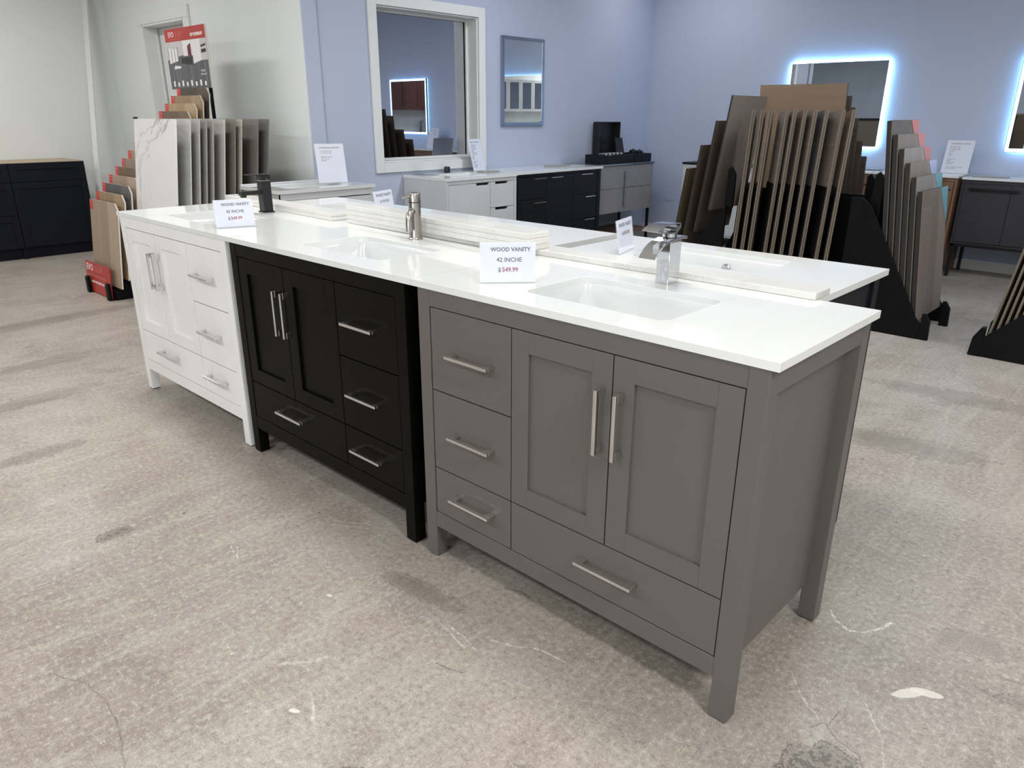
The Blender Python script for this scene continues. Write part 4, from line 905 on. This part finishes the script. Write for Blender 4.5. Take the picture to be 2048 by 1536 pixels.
MB().box(-2.06, -1.19, 3.93, 3.948, 0.0, 0.84).build('spine_panel', M['black_rack'], t)
for (x, y_, z1) in ((-1.06, 3.78, 1.0), (-1.24, 4.18, 0.96), (-2.065, 3.76, 0.985), (-2.12, 4.12, 0.87), (-1.15, 3.97, 0.83), (-1.98, 3.97, 0.88)):
    MB().prism([(x - 0.035, 0.70), (x + 0.03, 0.70), (x + 0.03, z1 - 0.05), (x - 0.005, z1), (x - 0.03, z1 - 0.02)], y_, y_ + 0.02, 'y').build('fin', M['black_rack'], t, bevel=0.003)
MB().box(-2.05, -1.15, 3.69, 3.712, 0.0, 0.05).build('front_tray', M['black_rack'], t)
TOWER = t
for y_ in (3.714, 4.17):
    MB().prism([(-0.655, 0.0), (-0.655, 0.165), (-0.635, 0.165), (-0.605, 0.12), (-0.60, 0.0)], y_, y_ + 0.03, 'y').build('bracket', M['black_rack'], t, bevel=0.003)
for k, wn in enumerate(['drift', 'ash', 'taupe', 'ash', 'drift', 'umber']):
    o = board_mesh(0.54, 0.80, 0.004, W[wn], M['edge_brown'])
    MB().box(0.0, 0.54, 0.0042, 0.030, 0.03, 0.798).build('core', M['edge_dark'], o)
    o.rotation_euler = Euler((R(-7), 0, 0)).to_matrix().to_euler(); o.rotation_euler = (Matrix.Rotation(RX, 3, 'Z') @ Matrix.Rotation(R(-7), 3, 'X')).to_euler()
    o.location = (-0.688 - k * 0.0490, 3.731, 0.108 + k * 0.081)
    tag(o, '%s plank board facing right, %s from the front of the tower end with corner stickers' % (wname[wn], ORD[k]), 'flooring sample', 'boards with corner stickers')
    MB().face([(0.37, -0.0012, 0.7995), (0.5395, -0.0012, 0.7995), (0.5395, -0.0012, 0.56)]).face([(0.37, -0.0003, 0.7995), (0.5395, -0.0003, 0.7995), (0.5395, -0.0003, 0.56)]).build('corner_sticker', M['teal'] if k < 2 else (M['lilac'] if k == 2 else M['red']), o)
# left end of the tower, boards seen from their backs, descending to the left
for k, wn in enumerate(['taupepanel', 'brownback', 'brownback', 'olive']):
    dx = -0.1035 * k; z1 = 1.465 - 0.1685 * k
    o = board_mesh(0.54, 0.80, 0.012, W[wn], M['edge_dark'], 0.0, W[wn])
    o.rotation_euler = (Matrix.Rotation(-RX, 3, 'Z') @ Matrix.Rotation(R(-7.5), 3, 'X')).to_euler()
    o.location = (-2.112 - 0.105 + dx, 3.735 + 0.54, z1 - 0.795)
    tag(o, '%s board at the left side of the tower, %s' % (['wide taupe', 'dark brown', 'dark brown', 'olive brown'][k], ['tallest and nearest the planks', 'second tallest step', 'third step down', 'lowest, nearest the corner outlet'][k]), 'flooring sample', 'boards stepping down to the left')
# brown panel and the boards behind it (facing the back wall)
for k, (yy, z1, wn) in enumerate(((4.47, 1.55, 'brownpanel'), (4.581, 1.467, 'umber'), (4.675, 1.389, 'umber'), (4.79, 1.312, 'umber'), (4.949, 1.146, 'umber'), (5.092, 1.026, 'umber'))):
    o = board_mesh(0.66 if k == 0 else 0.64, 0.80, 0.012, W[wn], M['edge_dark'], 0.0, W[wn])
    o.rotation_euler = (Matrix.Rotation(R(180), 3, 'Z') @ Matrix.Rotation(R(-6), 3, 'X')).to_euler()
    o.location = (-1.598 + 0.0 * k, yy + 0.085, z1 - 0.795)
    tag(o, 'plain brown board rising highest behind the upright planks' if k == 0 else 'dark board stepping down behind the brown one, %s behind it' % ORD[k - 1], 'flooring sample', 'boards at the back of the tower')
t = thing('flooring_rack', 'black rear step rack behind the brown board, facing the back wall', 'display rack', (-2.28, 4.44, 0))
for x in (0.04, 0.62): MB().prism([(0.0, 0.0), (0.0, 0.735), (0.115, 0.735), (0.226, 0.65), (0.32, 0.575), (0.435, 0.495), (0.594, 0.33), (0.737, 0.21), (0.80, 0.18), (0.80, 0.0)], x, x + 0.018, 'x').build('side_panel', M['black_rack'], t)
# upright planks in the middle of the tower
EX = [1502, 1520, 1536.5, 1572, 1587.5, 1608, 1629, 1651, 1684, 1704]
XS = [-1.926, -1.862, -1.806, -1.687, -1.636, -1.568, -1.500, -1.428, -1.322, -1.259]
pn = ['drift', 'drift', 'drift', 'drift', 'drift', 'walnut', 'drift', 'slate', 'drift', 'walnut']
DL = [-4, -3, -3, 14, 12, 13, 16, 17, 26, 13]
for k, xx in enumerate(XS):
    va = 43.2 - math.degrees(math.atan((EX[k] - 1024) / 1466.0))
    o = MB().prism([(0, 0), (0, 1.315), (0.20, 1.295), (0.20, 0)], -0.0125, -0.0015, 'x', 1, 0).prism([(0.002, 0), (0.002, 1.315), (0.20, 1.295), (0.20, 0)], 0.0015, 0.0125, 'x', 1, 0).build('upright_plank', [W[pn[k]], M['edge_brown']])
    o.location = (xx - 0.045, 3.692, 0.0525)
    o.rotation_euler = (Matrix.Rotation(R(2.0), 3, 'Y') @ Matrix.Rotation(R(-1.0), 3, 'X') @ Matrix.Rotation(R(va + DL[k]), 3, 'Z')).to_euler()
    dvd = MB().box(-0.0190, -0.0140, 0.010, 0.205, 0.0, 0.84).build('shade_divider', M['black_rack'], TOWER); dvd.location = o.location; dvd.rotation_euler = o.rotation_euler  # black rack divider, also stands in for shadow on the lower plank face
    tag(o, 'tall narrow double plank standing upright, %s from the left of the row' % ORD[k], 'flooring plank', 'upright planks in the tower')

# rack at the right edge, boards face -x
t = thing('flooring_rack', 'black rack cropped by the right edge of the photo, boards leaning right', 'display rack', (0, 0, 0))
for y_ in (3.584, 4.146): MB().prism([(-0.30, 0.0), (-0.30, 0.10), (-0.262, 0.137), (0.60, 1.0), (0.70, 1.0), (0.70, 0.0)], y_, y_ + 0.018, 'y').build('side_panel', M['black_rack'], t, bevel=0.002)
for y_ in (3.578, 4.04):
    MB().prism([(-0.345, 0.0), (-0.335, 0.11), (-0.30, 0.175), (-0.28, 0.175), (-0.28, 0.0)], y_, y_ + 0.05, 'y').build('bracket', M['black_rack'], t, bevel=0.004)
for k in range(9): MB().box(-0.262 + k * 0.0355 - 0.005, -0.262 + k * 0.0355 + 0.028, 3.602, 4.11, 0.125 + k * 0.0355 - 0.006, 0.125 + k * 0.0355).build('shelf', M['black_rack'], t)
for k, wn in enumerate(['taupe', 'oak', 'drift', 'tan', 'taupe', 'walnut', 'oak', 'drift', 'tan']):
    o = board_mesh(0.54, 0.62, 0.012, W[wn], M['edge_brown'])
    o.rotation_euler = (Matrix.Rotation(-RX, 3, 'Z') @ Matrix.Rotation(R(-8), 3, 'X')).to_euler()
    o.location = (-0.267 + k * 0.0355, 3.604 + 0.54, 0.130 + k * 0.0355)
    tag(o, '%s board edge, %s from the left in the rack at the right photo edge' % (wname[wn], ORD[k]), 'flooring sample', 'boards in the right edge rack')

# ---------------------------------------------------------------- navy base cabinets on the left wall, leaning trim board
def base_cab(label, y0, y1, split):
    t = thing('base_cabinet', label, 'cabinet', (-7.72, y0, 0), RX, 'navy base cabinets'); Wd = y1 - y0; D = 0.575
    MB().box(0, 0.018, 0.02, D, 0.0, 0.885).box(Wd - 0.018, Wd, 0.02, D, 0.0, 0.885).box(0.018, Wd - 0.018, D - 0.018, D, 0.0, 0.885).box(0.018, Wd - 0.018, 0.02, D - 0.018, 0.11, 0.128).box(0.018, Wd - 0.018, 0.02, 0.04, 0.845, 0.885).build('carcass', M['navy'], t)
    MB().box(0.0, Wd, 0.06, 0.075, 0.0, 0.108).build('toe_kick', M['navy'], t)
    MB().box(0.002, Wd - 0.002, 0.02, D, 0.8853, 0.893).build('top_edge', M['ply'], t)
    def front(nm, z0, z1):
        a, b, f = 0.002, Wd - 0.002, 0.057; mb = MB()
        mb.box(a, a + f, 0, 0.019, z0, z1).box(b - f, b, 0, 0.019, z0, z1).box(a + f, b - f, 0, 0.019, z1 - f, z1).box(a + f, b - f, 0, 0.019, z0, z0 + f).box(a + f - 0.002, b - f + 0.002, 0.008, 0.016, z0 + f - 0.002, z1 - f + 0.002)
        mb.build(nm, M['navy'], t, bevel=0.001)
    front('drawer', 0.717, 0.887)
    if split: front('drawer', 0.418, 0.713); front('drawer', 0.112, 0.414)
    else: front('door', 0.112, 0.713)
base_cab('navy base cabinet with one drawer over a door, nearest the grey wall', 0.645, 1.30, False)
base_cab('navy base cabinet with three drawers, cropped by the left photo edge', 0.03, 0.643, True)
a = Vector((-7.80, 1.352, 0.004)); b = Vector((-8.262, 1.80, 2.78)); d = b - a
o = MB().box(-0.032, 0.032, -0.008, 0.008, 0, d.length).build('trim_board', M['trim'], bevel=0.002)
zz = d.normalized(); xx = Vector((0.9, 0.42, 0)); xx = (xx - xx.dot(zz) * zz).normalized(); yy = zz.cross(xx)
mm = Matrix((xx, yy, zz)).transposed().to_4x4(); mm.translation = a + Vector((0.0, 0, 0.012)); o.matrix_world = mm
tag(o, 'long white trim board leaning into the corner behind the navy cabinet', 'trim board')

# ---------------------------------------------------------------- kitchen displays on the right wall and the counter by the street, seen in the mirrors
M['mahogany'] = wood('mahogany', srgb(72, 34, 30), srgb(86, 42, 36), srgb(98, 50, 42), 0.4, 0.4, 2.0)
def wall_cab(label, y0, y1, z0, z1, mat, n, glass=False):
    t = thing('wall_cabinet', label, 'cabinet', (2.86, y1, 0), -RX, 'cabinets reflected in the mirrors'); Wd = y1 - y0
    MB().box(0, Wd, 0.02, 0.335, z0, z1).build('carcass', mat, t)
    for i in range(n):
        a = Wd * i / n + 0.003; b = Wd * (i + 1) / n - 0.003; f = 0.06; mb = MB()
        mb.box(a, a + f, 0, 0.019, z0, z1).box(b - f, b, 0, 0.019, z0, z1).box(a + f, b - f, 0, 0.019, z1 - f, z1).box(a + f, b - f, 0, 0.019, z0, z0 + f)
        if not glass: mb.box(a + f, b - f, 0.008, 0.016, z0 + f, z1 - f)
        d = mb.build('door', mat, t, bevel=0.002)
        if glass: MB().box(a + f, b - f, 0.008, 0.012, z0 + f, z1 - f).build('door_glass', M['glass_tint'], d)
    return t
wall_cab('reddish brown wall cabinets reflected in the lit mirror inside the window', 2.2, 4.6, 1.42, 2.12, M['mahogany'], 6)
wall_cab('white glass door cabinets reflected in the silver framed mirror', -1.2, 1.4, 1.40, 2.10, M['white_cab'], 6, True)
def base_run(label, y0, y1, mat, n):
    t = thing('base_cabinet', label, 'cabinet', (2.58, y1, 0), -RX, 'base cabinets along the right wall'); Wd = y1 - y0
    MB().box(0, Wd, 0.02, 0.615, 0.1, 0.87).build('carcass', mat, t); MB().box(0, Wd, 0.07, 0.5, 0, 0.0995).build('toe_kick', mat, t)
    MB().box(-0.01, Wd + 0.01, -0.02, 0.615, 0.8705, 0.90).build('countertop', M['quartz'], t)
    for i in range(n): MB().box(Wd * i / n + 0.003, Wd * (i + 1) / n - 0.003, 0, 0.019, 0.12, 0.86).build('door', mat, t, bevel=0.002)
base_run('reddish brown base cabinets under the reddish brown wall cabinets on the right wall', 2.2, 4.6, M['mahogany'], 6)
base_run('white base cabinets under the glass door cabinets on the right wall', -1.2, 1.4, M['white_cab'], 5)
t = thing('microwave', 'white microwave with dark door on the reddish brown base cabinets', 'microwave', (2.75, 3.15, 0.9005), -RX)
MB().box(0, 0.52, 0.012, 0.40, 0.0, 0.30).build('body', M['plastic_white'], t, bevel=0.004)
MB().box(0.02, 0.38, 0.0, 0.0115, 0.03, 0.27).build('door', M['black_metal'], t, bevel=0.003)
t = thing('service_counter', 'grey brown service counter by the street wall, reflected low in the lit mirrors', 'counter', (-7.6, -4.9, 0))
MB().box(0, 6.4, 0, 0.5, 0.0, 1.24).build('front_panel', paint('counter_panel', srgb(92, 86, 80), 0.6), t)
MB().box(-0.03, 6.43, -0.03, 0.53, 1.2405, 1.28).build('top', M['charcoal'], t, bevel=0.004)
